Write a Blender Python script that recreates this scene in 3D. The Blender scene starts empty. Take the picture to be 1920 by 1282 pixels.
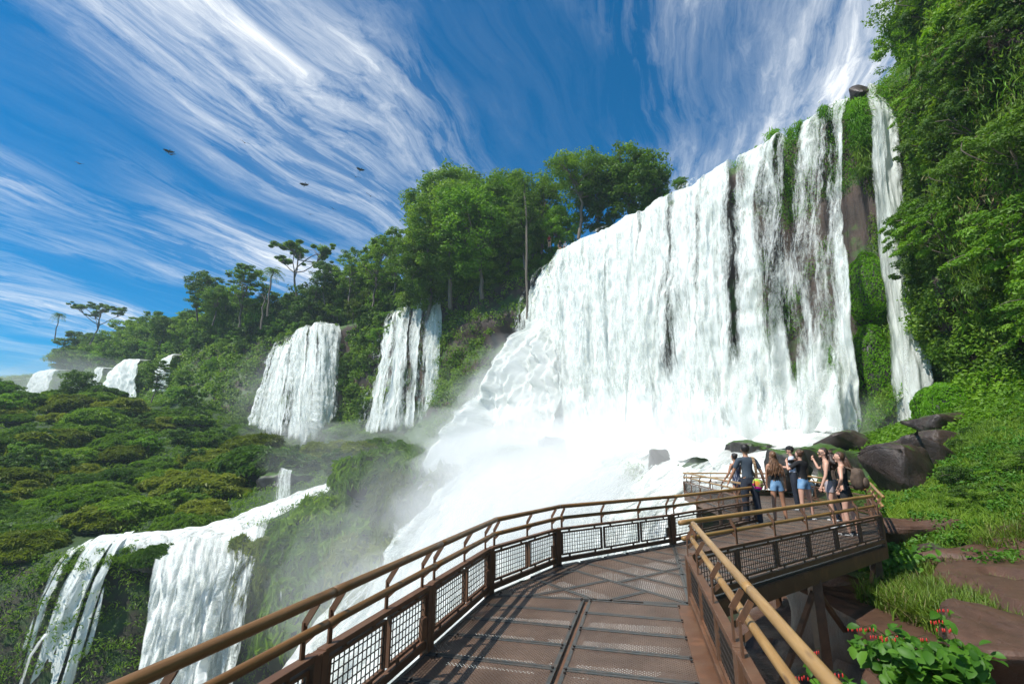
import bpy, bmesh, math, random
import numpy as np
from mathutils import Vector, Matrix
PI = math.pi
SC = bpy.context.scene
COL = SC.collection
# ------------------------------------------------------------------ camera
F = 900.0            # focal length in pixels of the 1920 px wide photograph
PITCH = math.radians(13.07)
CAMZ = 1.6
cd = bpy.data.cameras.new('camera'); cam = bpy.data.objects.new('camera', cd); COL.objects.link(cam)
cam.location = (0, 0, CAMZ); cam.rotation_euler = (PI/2 + PITCH, 0, 0)
cd.sensor_width = 36; cd.lens = 36*F/1920; cd.clip_start = .05; cd.clip_end = 5000
SC.camera = cam
cp, sp = math.cos(PITCH), math.sin(PITCH)
def ray(px, py):
    u, v = (px-960)/F, (641-py)/F
    return np.array([u, cp - v*sp, sp + v*cp])
def WD(px, py, D):       # world point seen at a pixel, D metres ahead
    r = ray(px, py); k = D/r[1]
    return np.array([r[0]*k, D, CAMZ + r[2]*k])
def WZ(px, py, z):       # world point seen at a pixel, at height z
    r = ray(px, py); k = (z-CAMZ)/r[2]
    return np.array([r[0]*k, r[1]*k, z])
# ------------------------------------------------------------------ light
SUN_EL, SUN_AZ = math.radians(56), math.atan2(-.86, -.52)   # azimuth from +Y towards +X
sd = Vector((math.sin(SUN_AZ)*math.cos(SUN_EL), math.cos(SUN_AZ)*math.cos(SUN_EL), math.sin(SUN_EL)))
sl = bpy.data.lights.new('sun', 'SUN'); sl.energy = 5.0; sl.angle = math.radians(.5); sl.color = (1, .96, .88)
so = bpy.data.objects.new('sun', sl); COL.objects.link(so); so.rotation_euler = sd.to_track_quat('Z', 'Y').to_euler()
# ------------------------------------------------------------------ node helpers
class NT:
    def __init__(s, nt): s.nt = nt; s.n = nt.nodes; s.l = nt.links
    def add(s, typ, **kw):
        n = s.n.new(typ)
        ins = kw.pop('ins', {})
        for k, v in kw.items(): setattr(n, k, v)
        for k, v in ins.items():
            i = n.inputs[k]
            if hasattr(v, 'links'): s.l.new(v, i)
            elif hasattr(v, 'outputs'): s.l.new(v.outputs[0], i)
            else: i.default_value = v
        return n
    def math(s, op, a, b=0, c=0, clamp=False):
        n = s.n.new('ShaderNodeMath'); n.operation = op; n.use_clamp = clamp
        for i, v in enumerate((a, b, c)):
            if isinstance(v, (int, float)): n.inputs[i].default_value = v
            else: s.l.new(v if hasattr(v, 'links') else v.outputs[0], n.inputs[i])
        return n.outputs[0]
    def ramp(s, fac, stops, interp='LINEAR'):
        n = s.n.new('ShaderNodeValToRGB'); r = n.color_ramp; r.interpolation = interp
        while len(r.elements) < len(stops): r.elements.new(.5)
        for e, (p, c) in zip(r.elements, stops):
            e.position = p; e.color = (c, c, c, 1) if isinstance(c, (int, float)) else (*c, 1)
        s.l.new(fac if hasattr(fac, 'links') else fac.outputs[0], n.inputs[0]); return n.outputs[0]
    def noise(s, vec, scale=1, detail=4, rough=.55, dist=0, out=0, **kw):
        n = s.n.new('ShaderNodeTexNoise')
        n.inputs['Scale'].default_value = scale; n.inputs['Detail'].default_value = detail
        n.inputs['Roughness'].default_value = rough; n.inputs['Distortion'].default_value = dist
        if vec is not None: s.l.new(vec, n.inputs['Vector'])
        return n.outputs[out]
    def mapping(s, vec, scale=(1, 1, 1), loc=(0, 0, 0), rot=(0, 0, 0)):
        n = s.n.new('ShaderNodeMapping'); s.l.new(vec, n.inputs[0])
        n.inputs['Location'].default_value = loc; n.inputs['Rotation'].default_value = rot; n.inputs['Scale'].default_value = scale
        return n.outputs[0]
    def mix(s, fac, a, b, blend='MIX'):
        n = s.n.new('ShaderNodeMix'); n.data_type = 'RGBA'; n.blend_type = blend
        for i, v in ((0, fac), (6, a), (7, b)):
            if isinstance(v, (int, float)): n.inputs[i].default_value = v
            elif isinstance(v, tuple): n.inputs[i].default_value = (*v, 1) if len(v) == 3 else v
            else: s.l.new(v, n.inputs[i])
        return n.outputs[2]
MATS = {}
def newmat(name):
    m = bpy.data.materials.new(name); m.use_nodes = True; m.node_tree.nodes.clear(); MATS[name] = m
    t = NT(m.node_tree); t.out = t.add('ShaderNodeOutputMaterial'); return m, t
def coords(t, kind='Object'):
    return t.add('ShaderNodeTexCoord').outputs[kind]
def attr(t, name):
    return t.add('ShaderNodeAttribute', attribute_name=name).outputs['Fac']
# ------------------------------------------------------------------ sky with cirrus streaks
w = bpy.data.worlds.new('World'); SC.world = w; w.use_nodes = True; w.node_tree.nodes.clear()
t = NT(w.node_tree); wo = t.add('ShaderNodeOutputWorld')
sky = t.add('ShaderNodeTexSky', sky_type='NISHITA', sun_disc=False, sun_elevation=SUN_EL, sun_rotation=SUN_AZ, altitude=200, air_density=1.0, dust_density=.3, ozone_density=3.0)
hs = t.add('ShaderNodeHueSaturation', ins={'Hue': .482, 'Saturation': 2.15, 'Value': .92, 'Color': sky.outputs[0]})
hs = t.mix(1.0, hs.outputs[0], (.62, .93, 1.12), 'MULTIPLY')
g = coords(t, 'Generated')
sep = t.add('ShaderNodeSeparateXYZ', ins={0: g})
zz = t.math('MAXIMUM', t.math('ADD', sep.outputs[2], .06), .02)
X = t.math('DIVIDE', sep.outputs[0], zz); Y = t.math('DIVIDE', sep.outputs[1], zz)
AZ = math.radians(22)
al = t.math('ADD', t.math('MULTIPLY', X, math.sin(AZ)), t.math('MULTIPLY', Y, math.cos(AZ)))
ac = t.math('SUBTRACT', t.math('MULTIPLY', X, math.cos(AZ)), t.math('MULTIPLY', Y, math.sin(AZ)))
cv = t.add('ShaderNodeCombineXYZ', ins={0: ac, 1: al, 2: 0.0}).outputs[0]
# large soft patches, warped; fine wisps inside
wv = t.add('ShaderNodeTexNoise', ins={'Scale': .8, 'Detail': 2, 'Vector': cv})
warp = t.add('ShaderNodeVectorMath', operation='MULTIPLY_ADD', ins={0: wv.outputs['Color'], 1: (.5, .5, 0), 2: cv}).outputs[0]
wf = t.add('ShaderNodeTexNoise', ins={'Scale': 3.5, 'Detail': 5, 'Roughness': .6, 'Vector': t.mapping(warp, (1, .5, 1))})
wisp = t.add('ShaderNodeVectorMath', operation='MULTIPLY_ADD', ins={0: wf.outputs['Color'], 1: (.09, .5, 0), 2: warp}).outputs[0]
wf2 = t.add('ShaderNodeTexNoise', ins={'Scale': 7, 'Detail': 4, 'Vector': t.mapping(wisp, (1, .35, 1))})
wisp2 = t.add('ShaderNodeVectorMath', operation='MULTIPLY_ADD', ins={0: wf2.outputs['Color'], 1: (.05, .5, 0), 2: wisp}).outputs[0]
patch = t.noise(t.mapping(warp, (1.35, .5, 1), (5.7, 2.2, 0)), 1, 2, .5)
streak = t.noise(t.mapping(wisp, (3.4, .8, 1), (7, 0, 0)), 1, 9, .6, 0)
fine = t.noise(t.mapping(wisp2, (15, 3.2, 1), (1, 4, 0)), 1, 9, .7, .15)
body = t.math('ADD', t.math('MULTIPLY', streak, .52), t.math('MULTIPLY', fine, .48))
c1 = t.math('MULTIPLY', t.ramp(patch, [(.40, .06), (.61, 1)]), t.ramp(body, [(.44, 0), (.56, .36), (.68, 1)]))
c2 = t.math('MULTIPLY', t.ramp(patch, [(.46, 0), (.68, .2)]), t.ramp(fine, [(.3, .3), (.7, 1)]))
cl = t.math('ADD', t.math('MULTIPLY', c1, 1.25), c2, clamp=True)
hz = t.ramp(sep.outputs[2], [(0.0, 0), (.10, .7), (.25, 1)])
cl = t.math('MULTIPLY', cl, hz, clamp=True)
bg1 = t.add('ShaderNodeBackground', ins={'Color': hs, 'Strength': .115})
bg2 = t.add('ShaderNodeBackground', ins={'Color': (.93, .97, 1, 1), 'Strength': 1.0})
t.l.new(t.add('ShaderNodeMixShader', ins={0: cl, 1: bg1, 2: bg2}).outputs[0], wo.inputs[0])
vs = SC.view_settings
SC.display_settings.display_device = 'sRGB'; vs.view_transform = 'Standard'; vs.look = 'None'; vs.exposure = .2; vs.gamma = 1; vs.use_curve_mapping = False
cy = SC.cycles
cy.use_denoising = True; cy.max_bounces = 10; cy.diffuse_bounces = 3; cy.glossy_bounces = 2; cy.transmission_bounces = 4
cy.transparent_max_bounces = 24; cy.volume_bounces = 6; cy.caustics_reflective = False; cy.caustics_refractive = False
cy.use_adaptive_sampling = True; cy.adaptive_threshold = .02
# ------------------------------------------------------------------ geometry helpers
def rng(seed): return np.random.default_rng(seed)
def vnoise(p, seed=0):
    p = np.asarray(p, float); i = np.floor(p).astype(np.int64); f = p - i; f = f*f*(3-2*f)
    def h(a, b, c):
        n = (a*374761393 + b*668265263 + c*2147483647 + seed*1274126177) & 0xffffffff
        n = ((n ^ (n >> 13))*1274126177) & 0xffffffff; n = n ^ (n >> 16)
        return (n & 0xffff)/65535.0
    r = 0
    for dx in (0, 1):
        for dy in (0, 1):
            for dz in (0, 1):
                wgt = (f[..., 0] if dx else 1-f[..., 0])*(f[..., 1] if dy else 1-f[..., 1])*(f[..., 2] if dz else 1-f[..., 2])
                r = r + wgt*h(i[..., 0]+dx, i[..., 1]+dy, i[..., 2]+dz)
    return r*2-1
def fbm(p, octv=4, seed=0, gain=.5):
    p = np.asarray(p, float); a, r, tot = 1, 0, 0
    for o in range(octv):
        r = r + a*vnoise(p*2**o + o*17.3, seed+o); tot += a; a *= gain
    return r/tot
def nmesh(name, V, Fc, mat, attrs=None, uv=None, smooth=True):
    V = np.asarray(V, np.float32).reshape(-1, 3); Fc = np.asarray(Fc, np.int32); k = Fc.shape[1]
    m = bpy.data.meshes.new(name); m.vertices.add(len(V)); m.vertices.foreach_set('co', V.ravel())
    m.loops.add(Fc.size); m.loops.foreach_set('vertex_index', Fc.ravel())
    m.polygons.add(len(Fc)); m.polygons.foreach_set('loop_start', np.arange(0, Fc.size, k, dtype=np.int32))
    m.polygons.foreach_set('loop_total', np.full(len(Fc), k, np.int32))
    m.polygons.foreach_set('use_smooth', np.full(len(Fc), smooth))
    for an, av in (attrs or {}).items():
        at = m.attributes.new(an, 'FLOAT', 'POINT'); at.data.foreach_set('value', np.asarray(av, np.float32).ravel())
    if uv is not None:
        l = m.uv_layers.new(name='UVMap'); l.data.foreach_set('uv', np.asarray(uv, np.float32)[Fc.ravel()].ravel())
    m.update(calc_edges=True); m.materials.append(mat); return m
def link(name, mesh, parent=None, label=None, cat=None, group=None, kind=None, loc=None, rz=None):
    o = bpy.data.objects.new(name, mesh); COL.objects.link(o)
    if parent is not None: o.parent = parent
    if loc is not None: o.location = loc
    if rz is not None: o.rotation_euler = (0, 0, rz)
    tag(o, label, cat, group, kind); return o
def tag(o, label=None, cat=None, group=None, kind=None):
    for k, v in (('label', label), ('category', cat), ('group', group), ('kind', kind)):
        if v: o[k] = v
    return o
def empty(name, loc=(0, 0, 0), rz=0, **kw):
    o = bpy.data.objects.new(name, None); COL.objects.link(o); o.location = loc; o.rotation_euler = (0, 0, rz)
    o.empty_display_size = .2; return tag(o, **kw)
def copy_tree(o, parent=None):
    c = o.copy(); COL.objects.link(c)
    if parent is not None: c.parent = parent
    for ch in list(o.children): copy_tree(ch, c)
    return c
def gridfaces(nu, nv):    # nu x nv vertices, index = i*nv + j
    i, j = np.meshgrid(np.arange(nu-1), np.arange(nv-1), indexing='ij'); a = (i*nv + j).ravel()
    return np.stack([a, a+1, a+nv+1, a+nv], 1)
class MB:                 # collects boxes, bars and tubes into one mesh
    def __init__(s): s.v = []; s.f = []; s.n = 0
    def add(s, V, Fc): s.v.append(np.asarray(V, float)); s.f += [tuple(int(q)+s.n for q in f) for f in Fc]; s.n += len(V)
    def box(s, c, size, ax=None):
        h = np.array(size)/2; ax = np.eye(3) if ax is None else np.asarray(ax)
        V = [np.asarray(c) + (sx*h[0])*ax[0] + (sy*h[1])*ax[1] + (sz*h[2])*ax[2] for sx in (-1, 1) for sy in (-1, 1) for sz in (-1, 1)]
        s.add(V, [(0, 1, 3, 2), (4, 6, 7, 5), (0, 4, 5, 1), (2, 3, 7, 6), (0, 2, 6, 4), (1, 5, 7, 3)])
    def bar(s, a, b, w, h, up=(0, 0, 1)):     # rectangular bar from a to b
        a, b = np.asarray(a, float), np.asarray(b, float); d = b-a; L = np.linalg.norm(d); d /= L
        x = np.cross(d, up); x /= np.linalg.norm(x); z = np.cross(x, d)
        s.box((a+b)/2, (L, w, h), (d, x, z))
    def tube(s, pts, rad, seg=8, cap=True):
        P = np.asarray(pts, float); n = len(P); R = np.broadcast_to(np.asarray(rad, float), (n,))
        T = np.gradient(P, axis=0); T /= np.linalg.norm(T, axis=1)[:, None]+1e-9
        up = np.array([0, 0, 1.]) if abs(T[0][2]) < .9 else np.array([1., 0, 0])
        V = []
        for k in range(n):
            x = np.cross(T[k], up); x /= np.linalg.norm(x)+1e-9; y = np.cross(T[k], x); up = -y if False else up
            a = np.arange(seg)*2*PI/seg
            V.append(P[k] + R[k]*(np.cos(a)[:, None]*x + np.sin(a)[:, None]*y))
        V = np.concatenate(V); Fc = [(k*seg+i, k*seg+(i+1) % seg, (k+1)*seg+(i+1) % seg, (k+1)*seg+i) for k in range(n-1) for i in range(seg)]
        if cap: Fc += [tuple(range(seg))[::-1], tuple((n-1)*seg+i for i in range(seg))]
        s.add(V, Fc)
    def mesh(s, name, mat, smooth=False):
        m = bpy.data.meshes.new(name); m.from_pydata([tuple(q) for q in np.concatenate(s.v)], [], s.f); m.update()
        if smooth: m.polygons.foreach_set('use_smooth', [True]*len(m.polygons))
        m.materials.append(mat); return m
    def build(s, name, mat, parent=None, smooth=False, **kw):
        return link(name, s.mesh(name, mat, smooth), parent, **kw)
def bevel(o, wdt=.004, seg=2):
    b = o.modifiers.new('bevel', 'BEVEL'); b.width = wdt; b.segments = seg; b.limit_method = 'ANGLE'; return o
def resample(P, n):
    P = np.asarray(P, float); d = np.r_[0, np.cumsum(np.linalg.norm(np.diff(P, axis=0), axis=1))]
    s = np.linspace(0, d[-1], n); return np.stack([np.interp(s, d, P[:, k]) for k in range(P.shape[1])], 1), s
def unit(v): v = np.asarray(v, float); return v/(np.linalg.norm(v, axis=-1, keepdims=True)+1e-12)
def smoothstep(a, b, x): q = np.clip((x-a)/(b-a), 0, 1); return q*q*(3-2*q)
# ------------------------------------------------------------------ materials
def M_rock(name, c1, c2, moss, mossamt, scale=.5, wet=.55):
    m, t = newmat(name); g = coords(t)
    n1 = t.noise(g, scale, 8, .62); n2 = t.noise(t.mapping(g, (1, 1, .35)), scale*5, 6, .6)
    base = t.mix(t.ramp(n1, [(.35, 0), (.65, 1)]), c1, c2)
    base = t.mix(t.ramp(n2, [(.35, .6), (.7, 0)]), base, tuple(x*.35 for x in c1))
    geo = t.add('ShaderNodeNewGeometry'); nz = t.add('ShaderNodeSeparateXYZ', ins={0: geo.outputs['Normal']}).outputs[2]
    mm = t.math('ADD', t.math('MULTIPLY', nz, .5), t.noise(g, scale*1.7, 5, .6))
    mk = t.ramp(mm, [(.78-mossamt, 0), (.9-mossamt, 1)])
    mc = t.mix(t.noise(g, 2.5, 5, .7), tuple(x*.55 for x in moss), tuple(x*1.4 for x in moss))
    col = t.mix(mk, base, mc)
    bump = t.add('ShaderNodeBump', ins={'Strength': .6, 'Distance': .08, 'Height': t.math('ADD', t.noise(g, scale*3, 9, .7), t.math('MULTIPLY', t.ramp(t.add('ShaderNodeTexVoronoi', feature='DISTANCE_TO_EDGE', ins={'Scale': scale*2.2, 'Vector': t.mapping(g, (1, 1, .5))}).outputs[0], [(0, 0), (.03, 1)]), .07))})
    b = t.add('ShaderNodeBsdfPrincipled', ins={'Base Color': col, 'Roughness': wet, 'Normal': bump})
    t.l.new(b.outputs[0], t.out.inputs[0]); return m
M_rock('cliff_rock', (.075, .042, .028), (.035, .027, .02), (.045, .095, .012), .16, .35, .7)
M_rock('bank_soil', (.05, .042, .026), (.035, .045, .018), (.03, .065, .012), .12, .4, .8)
M_rock('boulder_rock', (.075, .05, .038), (.035, .028, .024), (.05, .095, .012), -.2, 1.2, .45)
M_rock('mossy_rock', (.045, .04, .032), (.025, .022, .02), (.045, .10, .01), .02, 1.0, .5)
def M_leaf(name, dark, mid, light, var=.5, transl=.4, nscale=.35, rough=.5):
    m, t = newmat(name); g = coords(t)
    oi = t.add('ShaderNodeObjectInfo')
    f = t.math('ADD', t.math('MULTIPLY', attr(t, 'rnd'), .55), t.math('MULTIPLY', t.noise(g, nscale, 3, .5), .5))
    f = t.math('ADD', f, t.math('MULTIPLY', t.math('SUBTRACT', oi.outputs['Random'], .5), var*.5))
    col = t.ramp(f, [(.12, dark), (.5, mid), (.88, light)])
    p = t.add('ShaderNodeBsdfPrincipled', ins={'Base Color': col, 'Roughness': rough, 'Specular IOR Level': .3})
    tr = t.add('ShaderNodeBsdfTranslucent', ins={'Color': t.mix(1.0, col, (1.5, 1.5, .6), 'MULTIPLY')})
    t.l.new(t.add('ShaderNodeMixShader', ins={0: transl, 1: p, 2: tr}).outputs[0], t.out.inputs[0]); return m
M_leaf('leaf_forest', (0.051, 0.105, 0.013), (0.121, 0.229, 0.023), (0.259, 0.388, 0.046))
M_leaf('leaf_bright', (0.064, 0.147, 0.009), (0.134, 0.278, 0.017), (0.242, 0.412, 0.035))
M_leaf('leaf_dark', (0.030, 0.069, 0.013), (0.070, 0.147, 0.023), (0.160, 0.258, 0.043))
M_leaf('leaf_yellow', (.05, .085, .01), (.11, .17, .02), (.2, .25, .04))
M_leaf('leaf_pale', (.06, .12, .03), (.13, .22, .07), (.3, .38, .2), .3, .3)
M_leaf('grass_mound', (0.053, 0.109, 0.012), (0.119, 0.221, 0.022), (0.224, 0.343, 0.038), .8)
M_leaf('moss_green', (0.061, 0.162, 0.005), (0.115, 0.297, 0.009), (0.203, 0.419, 0.019), .4, .35)
M_leaf('grass_blade', (.06, .11, .015), (.13, .22, .025), (.25, .34, .06), .2, .35)
M_leaf('dry_blade', (.12, .10, .04), (.22, .18, .08), (.34, .28, .14), .2, .3)
m, t = newmat('bark'); g = coords(t)
t.l.new(t.add('ShaderNodeBsdfPrincipled', ins={'Base Color': t.mix(t.noise(t.mapping(g, (1, 1, .2)), 5, 6), (.07, .055, .04), (.24, .2, .16)), 'Roughness': .85}).outputs[0], t.out.inputs[0])
def M_water(name, cov=.5, soft=.25, su=2.2, sv=.22, tint=(.9, .93, .9), thin=1.0, green=0.0):
    # falling white water: streaky coverage, uv in metres (u across, v down)
    m, t = newmat(name); uv = coords(t, 'UV')
    w1 = t.noise(t.mapping(uv, (su, sv, 1)), 1, 7, .62, .25)
    w2 = t.noise(t.mapping(uv, (su*2.6, sv*5.5, 1), (9, 3, 0)), 1, 6, .72, .9)
    w3 = t.noise(t.mapping(uv, (.35, .05, 1), (2, 8, 0)), 1, 3, .5)
    w4 = t.noise(t.mapping(uv, (su*6, sv*14, 1), (5, 1, 0)), 1, 5, .75, .8)
    d = attr(t, 'dens')
    s = t.math('ADD', t.math('ADD', t.math('MULTIPLY', w1, .42), t.math('MULTIPLY', w2, .2)), t.math('ADD', t.math('MULTIPLY', w3, .20), t.math('MULTIPLY', w4, .26)))
    s = t.math('ADD', s, t.math('SUBTRACT', d, 1.0))
    a = t.ramp(s, [(cov-soft*.5, 0), (cov+soft*.5, thin)])
    a = t.math('MULTIPLY', a, t.math('MULTIPLY', d, 4.0, clamp=True), clamp=True)
    hgt = t.math('ADD', t.math('MULTIPLY', w1, .5), t.math('ADD', t.math('MULTIPLY', w2, .5), t.math('MULTIPLY', w4, .6)))
    bump = t.add('ShaderNodeBump', ins={'Strength': .55, 'Distance': .16, 'Height': hgt})
    col = t.mix(t.ramp(t.math('ADD', w1, t.math('MULTIPLY', w2, .4)), [(.45, 0), (.85, 1)]), tuple(x*(.72 if k != 1 else .76) for k, x in enumerate(tint)), tint)
    df = t.add('ShaderNodeBsdfDiffuse', ins={'Color': col, 'Normal': bump}); tl = t.add('ShaderNodeBsdfTranslucent', ins={'Color': col, 'Normal': bump})
    sh = t.add('ShaderNodeMixShader', ins={0: .2, 1: df, 2: tl})
    tp = t.add('ShaderNodeBsdfTransparent')
    t.l.new(t.add('ShaderNodeMixShader', ins={0: a, 1: tp, 2: sh}).outputs[0], t.out.inputs[0]); return m
M_water('water_sheet', .38, .16, 1.7, .17)
M_water('water_strands', .50, .15, 2.6, .26)
M_water('water_spray', .53, .12, 4.0, 1.0)
M_water('water_foam', .30, .35, .9, .7, (.92, .93, .9))
m, t = newmat('river'); g = coords(t)
n = t.noise(t.mapping(g, (1, .5, 1)), 1.1, 8, .7, .6)
t.l.new(t.add('ShaderNodeBsdfPrincipled', ins={'Base Color': t.mix(t.ramp(n, [(.42, 0), (.6, 1)]), (.06, .075, .05), (.85, .87, .82)), 'Roughness': .25, 'Normal': t.add('ShaderNodeBump', ins={'Strength': .8, 'Distance': .3, 'Height': n})}).outputs[0], t.out.inputs[0])
m, t = newmat('rapid_water'); g = coords(t); n = t.noise(t.mapping(g, (1.2, .8, 1.2)), 1.4, 8, .72, .8); n2 = t.noise(g, 6, 6, .7)
h = t.math('ADD', n, t.math('MULTIPLY', n2, .4))
t.l.new(t.add('ShaderNodeBsdfPrincipled', ins={'Base Color': t.mix(t.ramp(h, [(.52, 0), (.70, 1)]), (.22, .25, .18), (.88, .9, .86)), 'Roughness': .5, 'Normal': t.add('ShaderNodeBump', ins={'Strength': .8, 'Distance': .3, 'Height': h})}).outputs[0], t.out.inputs[0])
def M_mist(name, dens, aniso=0.0):
    m, t = newmat(name)
    t.l.new(t.add('ShaderNodeVolumePrincipled', ins={'Color': (.99, .995, 1, 1), 'Density': dens, 'Anisotropy': aniso}).outputs[0], t.out.inputs['Volume']); return m
M_mist('mist_faint', .012); M_mist('mist_thin', .03); M_mist('mist_mid', .045); M_mist('mist_thick', .14)
M_rock('ledge_rock', (.13, .065, .04), (.085, .045, .028), (.05, .07, .02), -.35, 1.1, .5)
M_leaf('leaf_near', (.03, .10, .008), (.07, .19, .015), (.13, .28, .03), .2, .35)
m, t = newmat('red_flower'); t.l.new(t.add('ShaderNodeBsdfPrincipled', ins={'Base Color': (.62, .035, .03, 1), 'Roughness': .5}).outputs[0], t.out.inputs[0])
M_leaf('mound_olive', (0.075, 0.103, 0.013), (0.150, 0.200, 0.023), (0.270, 0.304, 0.051), .8)
# ================================================================== TERRAIN
# --- rim of the plateau, from the right fall to the far left
RIMPX = [(1700, 110), (1640, 160), (1600, 182), (1500, 240), (1400, 290), (1310, 335), (1200, 400), (1100, 445), (1050, 472), (1025, 500)]
ZR = 26.0
rim = [WZ(x, y, ZR) for x, y in RIMPX]
rim += [np.array(q, float) for q in [(-3, 65.5, ZR), (-11, 71.7, ZR), (-22, 80, ZR), (-32, 89, ZR), (-45, 97, ZR), (-62, 104, ZR), (-87, 120, ZR), (-118, 140, ZR), (-156, 155, ZR), (-230, 175, ZR)]]
rim = np.array(rim)
rimS, rs = resample(rim, 260)
tan = np.gradient(rimS[:, :2], axis=0); tan = unit(tan)
for _ in range(12): tan[1:-1] = (tan[:-2]+tan[1:-1]*2+tan[2:])/4
tan = unit(tan); nor = np.stack([-tan[:, 1], tan[:, 0]], 1)
if nor[100]@np.array([0, -1]) < 0: nor = -nor
nor = unit(nor)
def base_z(x, y):     # height of the shelf at the foot of the upper cliff
    return np.interp(x, [-160, -90, -60, -45, -32, -20, 0, 25], [9, 9, 7, 4.2, 2.2, 1.8, 1.5, 2.2])
prof = np.array([(-70, 1.5), (-35, 1.2), (-15, .8), (-5, .3), (-1.2, 0), (0, -.4), (.3, -1.2), (.3, -2.5), (.2, -4), (.5, -6), (.7, -8), (.6, -10), (1, -12), (1.3, -14), (1.8, -16), (2.2, -18), (3, -20), (4.2, -22), (6, -23.5), (8, -26), (9, -30), (9.5, -34)])
prof2, _ = resample(prof, 84)
def infall(x):
    r = np.zeros_like(x)
    for a, b in ((6.5, 27), (-12.8, -10), (-21.5, -13.2), (-40, -28)): r = np.maximum(r, (x > a) & (x < b))
    return r
V = np.zeros((len(rimS), len(prof2), 3))
for j, (off, dz) in enumerate(prof2):
    bz = base_z(rimS[:, 0], rimS[:, 1])
    zz_ = ZR + (dz if dz > 0 else dz*(ZR-bz)/(ZR-.8))
    # the wooded hillside on the left leans back, falls stay steep
    lean = smoothstep(-44, -60, rimS[:, 0])*6 + 3.5*np.exp(-((rimS[:, 0]+4)/7)**2)
    o = off + (lean*smoothstep(0, -26, dz) if off > -1 else 0)
    V[:, j, 0] = rimS[:, 0] + nor[:, 0]*o; V[:, j, 1] = rimS[:, 1] + nor[:, 1]*o; V[:, j, 2] = zz_
face = np.exp(-((prof2[:, 1]+12)/11)**2)[None, :]
nz = fbm(V/np.array([5, 5, 4.]), 5, 3)*2.6*face + fbm(V/np.array([1.6, 1.6, .9]), 3, 9)*.5*face
nz = np.where((infall(rimS[:, 0]) > 0)[:, None], np.minimum(nz*.5, 0)-.2*face, nz)
V[:, :, 0] += nor[:, 0][:, None]*nz; V[:, :, 1] += nor[:, 1][:, None]*nz
V[:, :, 2] += fbm(V/6., 3, 5)*(1-face)*.8*(prof2[:, 0] < -3)[None]
CLIFF = V.copy()
nmc = nmesh('cliff', V.reshape(-1, 3), gridfaces(*V.shape[:2]), MATS['cliff_rock']); link('cliff', nmc, kind='structure')
# --- shelf, gorge and near bank as one height field
ctrl = []
for px, py, D in [(480, 820, 80), (600, 852, 72), (720, 842, 66), (860, 845, 55), (330, 765, 90), (150, 745, 88), (0, 765, 75), (-200, 760, 80), (0, 860, 55), (200, 860, 60), (400, 885, 58), (550, 885, 55),
                  (-150, 900, 45), (0, 960, 42), (200, 960, 42), (400, 965, 41), (0, 1010, 34), (-150, 1010, 33), (230, 1005, 36), (300, 1010, 36), (450, 975, 40), (640, 902, 47), (560, 925, 45),
                  (720, 845, 46), (800, 850, 47), (1000, 850, 42), (1150, 850, 35), (1300, 850, 30), (1420, 850, 25), (1550, 850, 24), (1700, 825, 26), (1600, 880, 19),
                  (1720, 900, 13), (1860, 800, 16), (1900, 860, 13.5), (1720, 985, 11.5), (1900, 1000, 11.3), (1650, 1050, 11), (1920, 1040, 10.5), (1700, 1085, 9.8), (1900, 1130, 8), (1700, 1160, 7.8), (1900, 1200, 6.3), (1800, 1282, 5.2)]:
    ctrl.append(WD(px, py, D))
ctrl += [np.array(q, float) for q in [(3, 4, -3.4), (4.3, 7, -3.4), (5.3, 9.5, -2.6), (2.2, 1, -3.4), (7, 13, -2.2), (9, 18, -1.2), (3.5, 10, -1.3), (8, 16, -1.8), (13, 21, -.3), (8.5, 11.3, -1.6), (6, 0, -2), (12, 2, -1),
                                     (18, 10, 3), (19, 16, 4), (22, 22, 4.5), (26, 10, 6), (26, 0, 4), (22, 27, 3), (30, 30, 3), (-90, 100, 9), (-130, 120, 9), (-160, 100, 9), (-100, 60, 5), (-60, 50, 0), (-60, 36, -3.6), (-40, 33, -4), (3, 56, 1.5), (14, 44, 1.5)]]
ctrl = np.array(ctrl)
def tps(ctrl):
    P = ctrl[:, :2]; n = len(P)
    U = lambda r: np.where(r > 0, r*r*np.log(r+1e-9), 0)
    K = U(np.linalg.norm(P[:, None]-P[None], axis=2)) + np.eye(n)*8.
    A = np.zeros((n+3, n+3)); A[:n, :n] = K; A[:n, n] = 1; A[:n, n+1:] = P; A[n, :n] = 1; A[n+1:, :n] = P.T
    wts = np.linalg.solve(A, np.r_[ctrl[:, 2], 0, 0, 0])
    def f(x, y):
        q = np.stack([x, y], -1); r = np.zeros(q.shape[:-1])
        for k in range(n): r += wts[k]*U(np.linalg.norm(q-P[k], axis=-1))
        return r + wts[n] + wts[n+1]*x + wts[n+2]*y
    return f
SH = tps(ctrl)
EDGE = np.array([(-400, 20), (-60, 31), (-40, 32.5), (-31, 33.2), (-27, 34.2), (-24.3, 35.4), (-21.9, 37), (-19.2, 39.2), (-16.5, 41.2), (-12.5, 41.8), (-9.5, 42.5), (-6, 42.5), (-2, 40.5), (3, 36), (8, 29), (10.5, 24.5), (9.0, 19), (5.6, 12.8), (2.6, 10.2), (.4, 8.3), (-.8, 6.4), (-1.9, 2), (-2.6, -3), (-4, -60)], float)
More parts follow.
